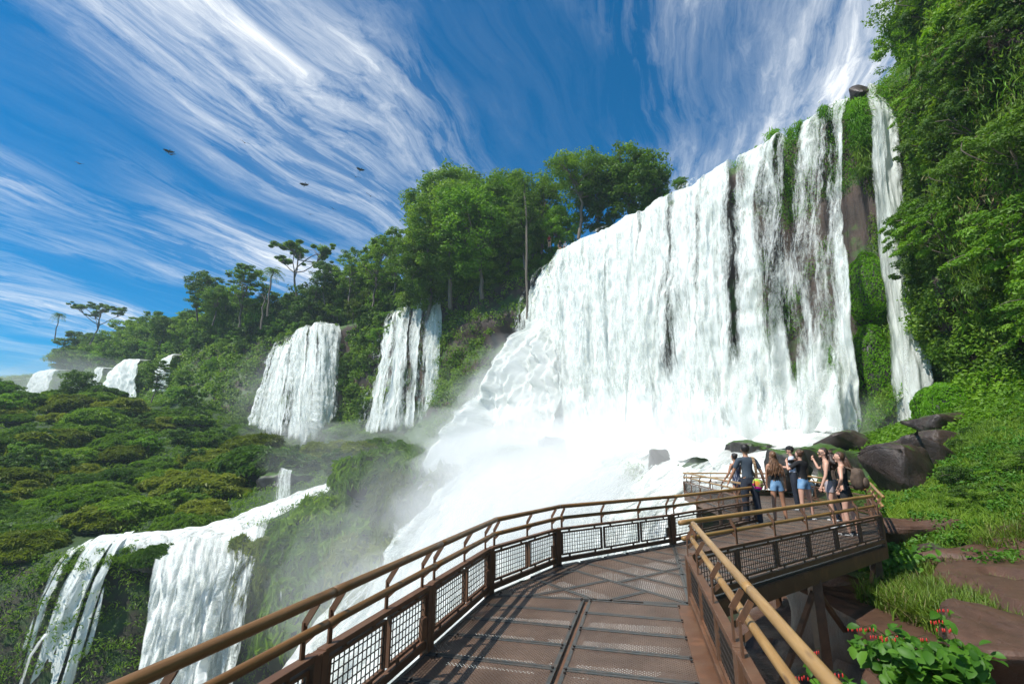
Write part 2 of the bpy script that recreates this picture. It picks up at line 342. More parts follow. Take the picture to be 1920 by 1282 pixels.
def edge_sd(x, y):    # signed distance, positive on the gorge side
    best = np.full(x.shape, 1e9); sgn = np.ones(x.shape)
    for a, b in zip(EDGE[:-1], EDGE[1:]):
        d = b-a; L2 = d@d; tt = np.clip(((x-a[0])*d[0]+(y-a[1])*d[1])/L2, 0, 1)
        qx, qy = x-(a[0]+tt*d[0]), y-(a[1]+tt*d[1]); dist = np.hypot(qx, qy)
        s = -(d[0]*qy - d[1]*qx)
        up = dist < best-1e-9; best = np.where(up, dist, best); sgn = np.where(up, np.sign(s), sgn)
    return best*sgn
RIV = np.array([WD(690, 880, 50), WD(640, 903, 47), WD(600, 915, 45.5), WD(540, 940, 43.5), WD(480, 965, 41.5), WD(400, 990, 39), WD(300, 1000, 37), WD(220, 1008, 36), WD(130, 1016, 35)])
RIVc, _ = resample(RIV, 60)
def height(x, y, bumps=True):
    x = np.asarray(x, float); y = np.asarray(y, float)
    z = SH(x, y); sdv = edge_sd(x, y)
    p3 = np.stack([x, y, np.zeros_like(x)], -1)
    if bumps:
        far = smoothstep(14, 40, y)
        z = z + fbm(p3/7., 3, 21)*1.3*far + fbm(p3/2.2, 3, 31)*(.18+.4*far)
        d2 = (x[..., None]-RIVc[:, 0])**2+(y[..., None]-RIVc[:, 1])**2; kk = np.argmin(d2, -1); dr = np.sqrt(np.min(d2, -1))
        wr = 1-smoothstep(2.2, 5.0, dr); z = z*(1-wr) + (RIVc[kk, 2]-.25)*wr
    sdv = sdv + fbm(p3/3.5, 3, 44)*1.2*smoothstep(20, 34, y)
    drop = smoothstep(-.6, 5.0, sdv)*13 + smoothstep(3, 24, sdv)*9
    z = z*(1-smoothstep(0, 25, sdv)) - drop + smoothstep(0, 25, sdv)*(-3)
    return z
def hf(name, x0, x1, y0, y1, step, mat, **kw):
    xs, ys = np.arange(x0, x1+step/2, step), np.arange(y0, y1+step/2, step)
    Xg, Yg = np.meshgrid(xs, ys, indexing='ij'); Zg = height(Xg, Yg)
    return nmesh(name, np.stack([Xg, Yg, Zg], -1).reshape(-1, 3), gridfaces(len(xs), len(ys)), mat)
link('ground', hf('ground', -170, 34, -12, 132, .8, MATS['bank_soil']), kind='structure')
# --- distant land reaching the horizon
fx = np.linspace(-2500, 2500, 90); fy = np.linspace(-300, 3000, 60); Xg, Yg = np.meshgrid(fx, fy, indexing='ij')
Zg = -26 + 6*fbm(np.stack([Xg, Yg, Xg*0], -1)/300., 3, 2)
link('land', nmesh('land', np.stack([Xg, Yg, Zg], -1).reshape(-1, 3), gridfaces(90, 60), MATS['bank_soil']), kind='structure')
# --- jungle cliff on the right, lofted from its foot to its top
RB = np.array([(25.6, 28.8, 3, 29.6, 29.2, 33), (23.0, 25.2, 3, 27.8, 24.8, 34), (20.6, 21.5, 3.2, 25.8, 21, 33), (19.2, 17.5, 3, 24.5, 16.5, 31), (18.0, 13, 2.2, 23.5, 11.5, 29), (17.4, 8, 1.5, 23, 5, 28), (17, -6, 1, 23, -9, 27)], float)
RBs, _ = resample(RB, 70)
nv = 64; V = np.zeros((70, nv+14, 3))
for j in range(nv+14):
    if j < nv:
        q = j/(nv-1)*1.06-.06
        out = -.9*math.sin(max(q, 0)*PI)   # slight belly
        V[:, j] = RBs[:, :3]*(1-q) + RBs[:, 3:]*q
        V[:, j, 0] += out
    else:
        k = (j-nv+1)/14.; V[:, j] = RBs[:, 3:]; V[:, j, 0] += k*40; V[:, j, 1] += k*12; V[:, j, 2] += 2*math.sin(k*2)
nz = fbm(V/np.array([4.5, 4.5, 4.]), 4, 71)*2.2 + fbm(V/1.3, 3, 72)*.45
V[:, :, 0] += nz; V[:, :, 1] += nz*.3
RCLIFF = V.copy()
link('cliff', nmesh('cliff', V.reshape(-1, 3), gridfaces(70, nv+14), MATS['cliff_rock']), kind='structure')
# ================================================================== WATER
def curtain(lip, base, nu, nv, dens, mat, back=3.0, bulge=.35, seed=0, fwd=0.0, gpow=.55, name='water_sheet', parent=None, layer=0.0, stretch=1.0, **kw):
    L, s = resample(lip, nu); B, _ = resample(base, nu)
    T = unit(np.gradient(L[:, :2], axis=0)); N = np.stack([-T[:, 1], T[:, 0]], 1)
    mid = B.mean(0)-L.mean(0)
    if N.mean(0)@mid[:2] < 0: N = -N
    N = np.c_[N, np.zeros(nu)]
    nb = 6; V = np.zeros((nu, nv+nb, 3)); vv = np.zeros((nu, nv+nb)); H = L[:, 2]-B[:, 2]
    for j in range(nb):
        k = 1-j/nb; V[:, j] = L - N*(back*k) + np.array([0, 0, .25*k]); vv[:, j] = -back*k
    for j in range(nv):
        q = j/(nv-1); h = q**1.15
        gq = h**gpow
        V[:, nb+j, :2] = L[:, :2]*(1-gq) + B[:, :2]*gq
        V[:, nb+j, 2] = L[:, 2]*(1-h) + B[:, 2]*h
        V[:, nb+j] += N*(layer*min(1, q*5))
        vv[:, nb+j] = h*H
    uu = np.repeat(s[:, None], nv+nb, 1)
    p = np.stack([uu*.9, vv*.14, uu*0], -1)
    d1 = fbm(p, 4, seed+5)*bulge*2.0 + fbm(np.stack([uu*2.2, vv*1.1, uu*0+3], -1), 3, seed+8)*bulge*.6
    amp = smoothstep(-1, 2.5, vv)
    V += N[:, None, :]*(d1*amp)[..., None]
    V[:, :, 2] += (fbm(np.stack([uu*.5, uu*0, uu*0], -1), 4, seed)*.75)*(1-smoothstep(0, 6, vv))
    q = np.clip(vv/np.maximum(H[:, None], .1), 0, 1)
    D = dens(uu/s[-1], q, uu, vv) if callable(dens) else np.full(uu.shape, dens)
    edge = smoothstep(0, .5, uu+fbm(np.stack([vv*.2, vv*0, vv*0], -1), 3, seed+2)*.5)*smoothstep(0, .5, s[-1]-uu+fbm(np.stack([vv*.2, vv*0+5, vv*0], -1), 3, seed+2)*.5)
    D = D*edge
    me = nmesh(name, V.reshape(-1, 3), gridfaces(nu, nv+nb), MATS[mat], {'dens': D}, np.stack([uu.ravel()*stretch, vv.ravel()], 1))
    return link(name, me, parent, **kw)
def px_line(pts, z=None): return [WZ(a, b, z) if z is not None else WD(a, b, c) for a, b, *c_ in pts for c in [c_[0] if c_ else 0]]
# main curtain
main = empty('waterfall', WZ(1300, 335, ZR)*[1, 1, 0]+[0, 0, 2], label='huge white curtain waterfall, widest of all, pouring off the long straight cliff behind the people', cat='waterfall')
mo = -Vector(main.location)
def put(o, par):
    o.parent = par; o.matrix_parent_inverse = Matrix.Translation(-Vector(par.location)); return o
lipM = [WZ(1614, 176, ZR+.25)] + [WZ(x, y, ZR+.25) for x, y in RIMPX[3:]] + [WZ(1008, 540, 25.2)]
baseM = [WD(1622, 838, 25.3), WD(1500, 850, 27), WD(1400, 850, 30.5), WD(1300, 845, 34), WD(1200, 840, 39), WD(1100, 835, 44), WD(1010, 825, 49.5), WD(960, 800, 53.5)]
def dM(f, q, u, v):
    n = fbm(np.stack([u*.55, v*.02, u*0], -1), 3, 77)
    d = .96 + .12*n
    d = d - .05*np.exp(-((f-.12)/.09)**2)*smoothstep(1, .4, q)
    for c, wd, am in ((.385, .014, .17), (.22, .012, .12), (.60, .014, .15), (.80, .010, .2), (.93, .014, .2), (.10, .010, .16), (.03, .02, .06), (.155, .010, .12), (.47, .008, .12), (.30, .008, .10)):
        d = d - am*np.exp(-((f-c+.003*np.sin(v*.5)+.02*q*np.sin(c*90))/(wd*(1+.5*q)))**2)*(.5+.8*fbm(np.stack([v*.15, v*0+c*50, v*0], -1), 3, 5))*1.4
    d = d - .055*smoothstep(.45, .0, f)*smoothstep(.05, .3, q)
    g_ = fbm(np.stack([u*.75, v*.03, u*0+4], -1), 3, 91)
    d = d - (.05+.13*smoothstep(.5, .1, f))*smoothstep(.35, .0, q)*smoothstep(.0, .35, g_) - .05*smoothstep(.5, .2, f)
    d = d - .075*smoothstep(-.05, .4, fbm(np.stack([u*.35, v*.10, u*0+8], -1), 3, 92))*smoothstep(.55, .1, f)
    return np.clip(d + .28*smoothstep(.66, 1., q), 0, 1.3)
put(curtain(lipM, baseM, 420, 150, lambda f, q, u, v: dM(f, q, u, v)+.04, 'water_sheet', seed=1, bulge=.45), main)
put(curtain(lipM, baseM, 420, 150, lambda f, q, u, v: dM(f, q, u, v)-.02, 'water_strands', seed=31, bulge=.5, layer=.55, name='water_strands'), main)
put(curtain(lipM, baseM, 300, 110, lambda f, q, u, v: dM(f, q, u, v)-.10+.1*q, 'water_spray', seed=61, bulge=.6, layer=1.3, back=.2, name='water_spray'), main)
lf = [WD(1060, 640, 51), WD(1020, 605, 53), WD(1000, 590, 54)]
bf = [WD(1060, 880, 42), WD(930, 900, 40.5), WD(785, 945, 38.5)]
put(curtain(lf, bf, 120, 100, lambda f, q, u, v: .98+.15*q-.16*f, 'water_foam', seed=71, bulge=1.6, gpow=.85, layer=.8, back=.1, name='spray_flare'), main)
put(curtain(lf, bf, 120, 100, lambda f, q, u, v: .88-.12*f+.06*q, 'water_spray', seed=72, bulge=2.2, gpow=.85, layer=2.0, back=.1, name='spray_flare'), main)
# thin fall at the right end
thin = empty('waterfall', WD(1690, 830, 26.3), label='narrow tall white waterfall at the right end of the cliff beside the jungle wall', cat='waterfall')
def dT(f, q, u, v): return 1.12 - .55*np.abs(f*2-1)**2 + .12*q
lt = [WZ(1672, 172, ZR+.9), WZ(1620, 158, ZR+1.1)]; bt = [WD(1732, 838, 25.0), WD(1668, 838, 25.0)]
put(curtain(lt, bt, 60, 110, dT, 'water_strands', seed=11, bulge=.12, layer=.7), thin)
put(curtain(lt, bt, 60, 110, lambda f, q, u, v: dT(f, q, u, v)-.05, 'water_strands', seed=14, bulge=.15, layer=.35, name='water_strands'), thin)
put(curtain(lt, bt, 60, 110, lambda f, q, u, v: dT(f, q, u, v)-.04, 'water_spray', seed=12, bulge=.2, layer=1.1, name='water_spray'), thin)
# two falls in the middle distance
def twofall(label, lip, base, dens, seed):
    e = empty('waterfall', np.mean(base, 0), label=label, cat='waterfall')
    put(curtain(lip, base, 130, 90, dens, 'water_sheet', seed=seed, bulge=.4, gpow=.8), e)
    put(curtain(lip, base, 130, 90, lambda f, q, u, v: dens(f, q, u, v)-.03, 'water_strands', seed=seed+3, bulge=.45, layer=.8, gpow=.8, name='water_strands'), e)
    put(curtain(lip, base, 110, 70, lambda f, q, u, v: dens(f, q, u, v)-.08+.1*q, 'water_spray', seed=seed+5, bulge=.7, layer=1.6, gpow=.8, back=.2, name='water_spray'), e); return e
def dA(f, q, u, v):
    d = .97 + .14*fbm(np.stack([u*.5, v*.03, u*0], -1), 3, 7) - .5*smoothstep(.90, 1., q)*(.5+.5*fbm(np.stack([u*.6, v*0, u*0], -1), 2, 4))
    for c, wd, am in ((.36, .02, .2), (.66, .015, .25), (.56, .03, .15), (.2, .012, .15), (.82, .01, .15)): d = d - am*np.exp(-((f-c-.05*q)/wd)**2)*(1-.3*q)
    d = d - .6*np.exp(-((f-.56-.03*q)/.035)**2)*smoothstep(.55, .7, q)*smoothstep(1., .9, q)
    return d
twofall('fan-shaped white waterfall with a flaring foot between green hillsides, second widest', [WZ(640, 612, 26), WZ(600, 604, 26), WZ(560, 618, 26), WZ(530, 640, 25.6)], [WD(622, 800, 80), WD(570, 840, 75), WD(520, 825, 79), WD(478, 812, 82)], dA, 101)
def dB(f, q, u, v):
    d = .95 + .14*fbm(np.stack([u*.6, v*.03, u*0], -1), 3, 17) - .08*f - .4*smoothstep(.9, 1., q)
    d = d - .7*np.exp(-((f-.24-.02*q)/.035)**2) - .2*np.exp(-((f-.45)/.02)**2)*(1-.5*q) - .2*np.exp(-((f-.74)/.03)**2)
    return d
twofall('tall split waterfall with a separate thin strand, between the wooded cliff and the fan-shaped fall', [WZ(832, 550, 26), WZ(800, 556, 26), WZ(765, 566, 26), WZ(728, 590, 25.5)], [WD(824, 815, 66.5), WD(780, 818, 66), WD(730, 826, 65), WD(672, 832, 66)], dB, 131)
# far falls
def farfall(label, lip, base, seed, dn=1.02):
    e = empty('waterfall', np.mean(base, 0), label=label, cat='waterfall')
    put(curtain(lip, base, 60, 40, lambda f, q, u, v: dn+.1*fbm(np.stack([u*.4, v*.05, u*0], -1), 3, seed), 'water_sheet', seed=seed, bulge=.8, layer=1), e)
farfall('far white waterfall half hidden behind a dark tree', [WD(262, 672, 118), WD(235, 676, 120), WD(215, 695, 121)], [WD(262, 745, 112), WD(230, 745, 112), WD(200, 745, 113)], 151)
farfall('small far waterfall just beside a dark tree, under the wooded slope', [WD(332, 663, 114), WD(312, 668, 116)], [WD(318, 735, 108), WD(296, 735, 108)], 152)
farfall('farthest faint waterfall at the left edge in the haze', [WD(112, 692, 140), WD(70, 696, 142)], [WD(100, 740, 134), WD(52, 740, 134)], 153, 1.0)
farfall('thin far trickle between two dark trees in the haze', [WD(197, 688, 132), WD(180, 688, 133)], [WD(193, 742, 126), WD(176, 742, 127)], 154, .95)
# lower left falls
ll = empty('waterfall', WD(200, 1250, 33), label='streaky waterfall dropping over green rock in the lower left corner', cat='waterfall')
def dL(f, q, u, v):
    d = 1.10 + .1*fbm(np.stack([u*.8, v*.05, u*0], -1), 3, 19)
    for c, wd, am in ((.3, .03, .35), (.13, .02, .3), (.72, .05, .5), (.86, .02, .3)): d = d - am*np.exp(-((f-c)/wd)**2)
    return d + .05*q
lipL = [WD(255, 1012, 35.1), WD(215, 1018, 34.6), WD(160, 1025, 34), WD(118, 1036, 33.6)]
bL = [p + np.array([.5, -3.6, -15]) for p in lipL]
put(curtain(lipL, bL, 120, 80, dL, 'water_strands', seed=161, bulge=.3, back=2.0, layer=.5, gpow=.5), ll)
put(curtain(lipL, bL, 120, 80, lambda f, q, u, v: dL(f, q, u, v)-.03, 'water_spray', seed=165, bulge=.45, back=.3, layer=.7, name='water_spray'), ll)
ml = empty('waterfall', WD(330, 1250, 30), label='thick foaming cream-white cascade plunging past the grassy mound in the lower left', cat='waterfall')
lipC = [WD(520, 975, 40.6), WD(470, 992, 39.2), WD(430, 1002, 38), WD(370, 1012, 36.8), WD(300, 1014, 35.8)]
bC = [WD(415, 1300, 33.5), WD(385, 1330, 32), WD(350, 1330, 31), WD(300, 1330, 30.2), WD(235, 1330, 29.6)]
put(curtain(lipC, bC, 150, 90, 1.25, 'water_foam', seed=171, bulge=.8, back=3, gpow=.5, layer=.4), ml)
put(curtain(lipC, bC, 150, 90, .98, 'water_spray', seed=175, bulge=1.0, back=1, gpow=.5, layer=1.2, name='water_spray'), ml)
def streamlet(label, a, b, wd, seed, dn=.95, gp=.6):
    pass
    e = empty('waterfall', b, label=label, cat='waterfall'); a, b = np.array(a), np.array(b)
    wx = np.array([wd/2, wd*.12, 0])
    put(curtain([a+wx, a, a-wx], [b+wx*1.2, b, b-wx*1.2], 30, 40, lambda f, q, u, v: dn-.35*np.abs(f*2-1)**2, 'water_strands', seed=seed, bulge=.2, back=.5, layer=.4, gpow=gp), e)
streamlet('thin double trickle down the misty green cliff face under the rapids', WD(535, 1008, 36.8), WD(522, 1160, 32.5), 1.0, 182, .84)
streamlet('tiny waterfall off the shelf edge at the far left among the grass', WD(105, 975, 36), WD(92, 1030, 34), 1.0, 184, .93)
streamlet('thin trickle on the dark rock at the left edge', WD(18, 1005, 34), WD(0, 1110, 32), .5, 185, .93)
streamlet('small white plume at the bottom left corner on mossy rock', WD(72, 1200, 29.5), WD(40, 1300, 27), 1.2, 186, .96)
streamlet('short white chute dropping between mounds into the upper end of the rapids', WD(535, 882, 48.2), WD(530, 950, 44.6), 2.1, 181, .99, .7)
# river rapids across the shelf
ctr, s = resample(RIV, 120); T = unit(np.gradient(ctr, axis=0)); wd = np.interp(s, [0, s[-1]*.2, s[-1]*.6, s[-1]], [3, 5.5, 6.5, 4.0])
Vr = np.zeros((120, 30, 3))
for j in range(30):
    k = j/29-.5; Vr[:, j] = ctr + np.c_[-T[:, 1], T[:, 0], T[:, 0]*0]*(wd*k)[:, None]
Vr[:, :, 2] = np.maximum(Vr[:, :, 2]+.1, np.minimum(height(Vr[:, :, 0], Vr[:, :, 1])+.12, Vr[:, :, 2]+.7)) + .30*fbm(Vr/np.array([1.3, 1.3, 1]), 4, 9) - 1.3*np.abs(np.linspace(-1, 1, 30))[None]**5 - 1.2*smoothstep(.93, 1, np.linspace(0, 1, 120))[:, None]
link('rapids', nmesh('rapids', Vr.reshape(-1, 3), gridfaces(120, 30), MATS['rapid_water']), label='white rapids running across the green shelf to the lower falls', kind='structure')
tl_ = np.array([WD(1400, 878, 21.5), WD(1340, 862, 26), WD(1180, 850, 33), WD(1050, 845, 39), WD(940, 842, 43), WD(850, 862, 45), WD(800, 890, 43.5)])
tb_ = np.array([(4, 14.5, -9.), (0, 12, -14), (-6, 13, -17), (-11, 17, -19), (-16, 23, -20), (-19, 28, -20)])
tier = empty('cascade', (-3, 20, -10), label='broad foaming cascade plunging from the main fall into the gorge behind the left-hand railing', cat='cascade')
put(curtain(tl_, tb_, 220, 120, lambda f, q, u, v: 1.25-.15*smoothstep(.9, 1, f)*(1-q), 'water_foam', seed=191, bulge=1.3, back=4, gpow=1.0, layer=2.2, name='water_foam'), tier)
put(curtain(tl_, tb_, 160, 90, lambda f, q, u, v: .96-.3*smoothstep(.9, 1, f), 'water_spray', seed=193, bulge=1.6, back=2, gpow=1.0, layer=3.4, name='water_spray'), tier)
# boiling foam between the foot of the main fall and the edge of the gorge
fa, _ = resample(np.array(baseM), 120); fb, _ = resample(tl_[::1], 120); Vf = np.zeros((120, 40, 3))
for j in range(40):
    k = j/39*1.25-.15; Vf[:, j] = fa*(1-k)+fb*k; Vf[:, j, 2] = (fa[:, 2]*(1-k)+fb[:, 2]*k) + 1.1*math.sin(min(max((k+.15)/1.25, 0), 1)*PI)**.7 - .3
Vf[:, :, 2] += fbm(Vf/np.array([2.2, 2.2, 3]), 4, 55)*1.0 + fbm(Vf/.7, 3, 56)*.22
dn = 1.25-.6*smoothstep(.72, 1, np.linspace(1, 0, 120))[:, None]*np.ones((1, 40))
link('foam', nmesh('foam', Vf.reshape(-1, 3), gridfaces(120, 40), MATS['water_foam'], {'dens': dn}, np.stack([Vf[:, :, 0].ravel(), Vf[:, :, 1].ravel()*1.5], 1)), kind='stuff', label='boiling white foam at the foot of the main fall', cat='foam')
# gorge pool
xs = np.linspace(-60, 12, 90); ys = np.linspace(-20, 45, 80); Xg, Yg = np.meshgrid(xs, ys, indexing='ij')
Zg = -19.5 + .5*fbm(np.stack([Xg, Yg, Xg*0], -1)/3., 4, 6)
link('water', nmesh('water', np.stack([Xg, Yg, Zg], -1).reshape(-1, 3), gridfaces(90, 80), MATS['river']), kind='structure')
# ================================================================== VEGETATION
def leafmesh(name, P, N, size, mat, seed=0, aspect=.55, fold=.25, rnd=None, droop=0.0, oval=False):
    # one folded leaf per point: base, left, tip, right
    R = rng(seed); n = len(P); size = np.broadcast_to(np.asarray(size, float), (n,))
    N = unit(N); a = R.normal(size=(n, 3)); a[:, 2] -= droop; T = unit(a - (a*N).sum(1, keepdims=True)*N); B = np.cross(N, T)
    s = size[:, None]
    if oval:      # pointed oval blade in eight faces, creased along the midrib
        k = [(-.5, 0), (-.3, .36), (0, .5), (.28, .34), (.5, 0), (.28, -.34), (0, -.5), (-.3, -.36)]; mid = [(-.3, 0), (0, 0), (.28, 0)]
        bend = lambda q: -N*s*.35*(q*q)
        V = np.stack([P + T*s*a_ + B*s*aspect*b_ + N*s*fold*abs(b_) + bend(a_) for a_, b_ in k+mid], 1); i = np.arange(n)[:, None]*11
        Q = [(0, 1, 8), (1, 2, 9), (1, 9, 8), (2, 3, 10), (2, 10, 9), (3, 4, 10), (4, 5, 10), (5, 6, 9), (5, 9, 10), (6, 7, 8), (6, 8, 9), (7, 0, 8)]
        r = R.random(n) if rnd is None else rnd
        return nmesh(name, V.reshape(-1, 3), np.concatenate([i+np.array([q]) for q in Q]), MATS[mat], {'rnd': np.repeat(r, 11)}, smooth=True)
    V = np.stack([P - T*s*.5, P + B*s*aspect*.5 + N*s*fold*.5, P + T*s*.5, P - B*s*aspect*.5 + N*s*fold*.5], 1)
    i = np.arange(n)*4; Fc = np.concatenate([np.stack([i, i+1, i+2], 1), np.stack([i, i+2, i+3], 1)])
    r = R.random(n) if rnd is None else rnd
    return nmesh(name, V.reshape(-1, 3), Fc, MATS[mat], {'rnd': np.repeat(r, 4)}, smooth=False)
def clumps(C, rad, per, seed, flat=.55, up=.45):
    # leaves in flattened clumps: positions, normals, per-clump brightness
    R = rng(seed); n = len(C); rad = np.broadcast_to(np.asarray(rad, float), (n,))
    d = unit(R.normal(size=(n*per, 3))); rr = R.random(n*per)**.4
    r = np.repeat(rad, per); P = np.repeat(C, per, 0) + d*(rr*r)[:, None]*np.array([1, 1, flat])
    N = unit(d*.8 + np.array([0, 0, up]) + R.normal(size=(n*per, 3))*.45)
    return P, N, np.repeat(R.random(n), per)*.7 + R.random(n*per)*.3
def branch(mb, a, b, r0, r1, R, wob=.12, n=6):
    a, b = np.asarray(a, float), np.asarray(b, float); L = np.linalg.norm(b-a); k = np.linspace(0, 1, n)[:, None]
    P = a*(1-k)+b*k + np.sin(k*PI)*R.normal(size=(1, 3))*L*wob + R.normal(size=(n, 3))*L*.015*(k*(1-k)*4)
    P[:, 2] += (np.sin(k*PI)*L*.06)[:, 0]
    mb.tube(P, np.linspace(r0, r1, n), 6, False); return P
def make_tree(kind, seed, H, W, leafmat, leaf=.36, n=70, per=70, trunk_r=.22, flat=.5, base=.35, label='', cat='tree', name='tree'):
    R = rng(seed); e = empty(name, label=label, cat=cat); mb = MB(); C = []; rad = []
    lean = R.normal(size=2)*.05*H
    top = np.array([lean[0], lean[1], H*(.62 if kind != 'umbrella' else .8)])
    tr = branch(mb, (0, 0, -1.5), top, trunk_r, trunk_r*.45, R, .05, 9)
    if kind == 'umbrella':        # bare forked limbs carrying flat tiers
        nl = 8
        for k in range(nl):
            a = k/nl*2*PI + R.random()*.5; st = tr[4+k % 4]; rr = W*(.25+.28*R.random())
            end = np.array([lean[0]+math.cos(a)*rr, lean[1]+math.sin(a)*rr, H*(.74+.2*R.random())])
            P = branch(mb, st, end, trunk_r*.45, .04, R, .1)
            for j in range(8):
                e2 = end + R.normal(size=3)*[W*.13, W*.13, H*.035]; branch(mb, P[3], e2, .06, .02, R, .1, 4)
                C.append(e2 + [0, 0, .1]); rad.append(W*(.035+.045*R.random()))
            C.append(end); rad.append(W*(.08+.04*R.random()))
        C = np.array(C); rad = np.array(rad); per_ = int(n*per/len(C)); P, N, r = clumps(C, rad, per_, seed+1, .45, .8)
    elif kind == 'round':
        d = unit(R.normal(size=(n, 3))); d[:, 2] = np.where(R.random(n) < .3, np.abs(d[:, 2]), d[:, 2])
        lob = 1+.35*fbm(d*1.6+seed, 3, seed)
        q = (R.random(n)**.33*lob)[:, None]
        C = d*q*np.array([W/2, W/2, H*(1-base)/2]); C[:, 2] += H*(base+(1-base)*.5); C[:, :2] *= (1-.35*smoothstep(H*.55, H*.1, C[:, 2]))[:, None]; C[:, :2] += lean
        for k in range(0, n, 9): branch(mb, tr[5+k % 4], C[k], trunk_r*.35, .03, R, .1, 5)
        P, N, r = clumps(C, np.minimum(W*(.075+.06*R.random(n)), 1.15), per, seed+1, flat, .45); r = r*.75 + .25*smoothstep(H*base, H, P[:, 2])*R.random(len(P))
    elif kind == 'layer':         # loose tiers with gaps, feathery outline
        z = base + (1-base)*R.random(n)**.8; rr = W/2*np.sqrt(R.random(n))*(1.15-.75*np.abs(z-.62)/.5)
        a = R.random(n)*2*PI; C = np.stack([np.cos(a)*rr+lean[0], np.sin(a)*rr+lean[1], z*H], 1)
        for k in range(0, n, 5): branch(mb, tr[3+k % 6], C[k], trunk_r*.3, .02, R, .12, 5)
        P, N, r = clumps(C, W*(.06+.07*R.random(n)), per, seed+1, .35, .8)
    link('trunk', mb.mesh('trunk', MATS['bark'], True), e)
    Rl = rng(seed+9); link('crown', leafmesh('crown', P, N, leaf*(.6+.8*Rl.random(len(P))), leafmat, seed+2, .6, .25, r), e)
    return e
def make_palm(seed, H, label, rf=2.3):
    R = rng(seed); e = empty('palm_tree', label=label, cat='palm'); mb = MB()
    P = branch(mb, (0, 0, -1.5), (R.normal()*.4, R.normal()*.4, H), .2, .13, R, .03, 9); top = P[-1]
    link('trunk', mb.mesh('trunk', MATS['bark'], True), e)
    Pp, Nn, Sz = [], [], []; fm = MB()
    for k in range(26):
        a = k*2.4 + R.random()*.3; el = .9-1.5*(k/26) + R.normal()*.1; L = rf*(.85+.3*R.random()); d = np.array([math.cos(a), math.sin(a), 0])
        q = np.linspace(0, 1, 12)[:, None]
        C = top + d*(q*L*math.cos(el*.7)) + np.array([0, 0, 1.])*(q*L*math.sin(el) - q**2*L*.75)
        fm.tube(C, np.linspace(.03, .008, 12), 4, False)
        side = np.array([-d[1], d[0], 0])
        for c in C[2:]:
            for sgn in (-1, 1):
                for m_ in range(2):
                    Pp.append(c+side*sgn*.22+R.normal(size=3)*.05 - [0, 0, .1]); Nn.append(np.array([0, 0, 1.])+d*.3+R.normal(size=3)*.3); Sz.append(.55)
    link('frond_stem', fm.mesh('frond_stem', MATS['leaf_dark']), e)
    link('crown', leafmesh('crown', np.array(Pp), np.array(Nn), np.array(Sz), 'leaf_forest', seed, .16, .1), e); return e
def surf_points(V, n, seed, wfun=None):
    # area-weighted random points (and normals) on a grid surface V[i, j, 3]
    R = rng(seed); a, b, c = V[:-1, :-1], V[1:, :-1], V[:-1, 1:]
    Nn = np.cross(b-a, c-a); A = np.linalg.norm(Nn, axis=2); wgt = A*(wfun(a) if wfun is not None else 1); p = (wgt/wgt.sum()).ravel()
    k = R.choice(len(p), n, p=p); i, j = np.unravel_index(k, A.shape); u, v = R.random((2, n, 1))
    P = V[i, j]*(1-u)*(1-v) + V[i+1, j]*u*(1-v) + V[i, j+1]*(1-u)*v + V[i+1, j+1]*u*v
    return P, unit(Nn[i, j])
# ---- shaggy cover on the far cliff and hillside
def notfall(x, y):   # 1 away from the falls
    r = 1-infall(x)
    return r
def wc(a):
    x, z = a[..., 0], a[..., 2]
    inz = (z > 1) & (z < 30)
    rocky = smoothstep(-.05, .25, fbm(a/np.array([7, 7, 4.]), 3, 55)+.15)
    nearmain = (x > -2) & (x < 7)
    wgt = np.where(x < 6.5, (.4+.6*rocky)*np.where(nearmain, .5, 1), .0)
    return inz*wgt*(1-infall(x)*.85)*(x > -200)*np.clip(80/np.maximum(a[..., 1], 1), .2, 1.3)
P, N = surf_points(CLIFF[:, 14:], 9500, 1, wc)
N = N*np.sign((N*np.array([0, -1, .2])).sum(1))[:, None]
dist = np.linalg.norm(P, axis=1)
Pl, Nl, r = clumps(P + N*.35, .55+.9*rng(5).random(len(P))*np.clip(dist/90, .7, 1.6), 46, 2, .8, .5)
link('undergrowth', leafmesh('undergrowth', Pl, Nl, .34*(.6+.8*rng(6).random(len(Pl)))*np.repeat(np.clip(dist/80, .7, 1.6), 46), 'leaf_forest', 3, .55, .2, r), kind='stuff', label='shrubs and creepers hanging on the far cliff', cat='undergrowth')
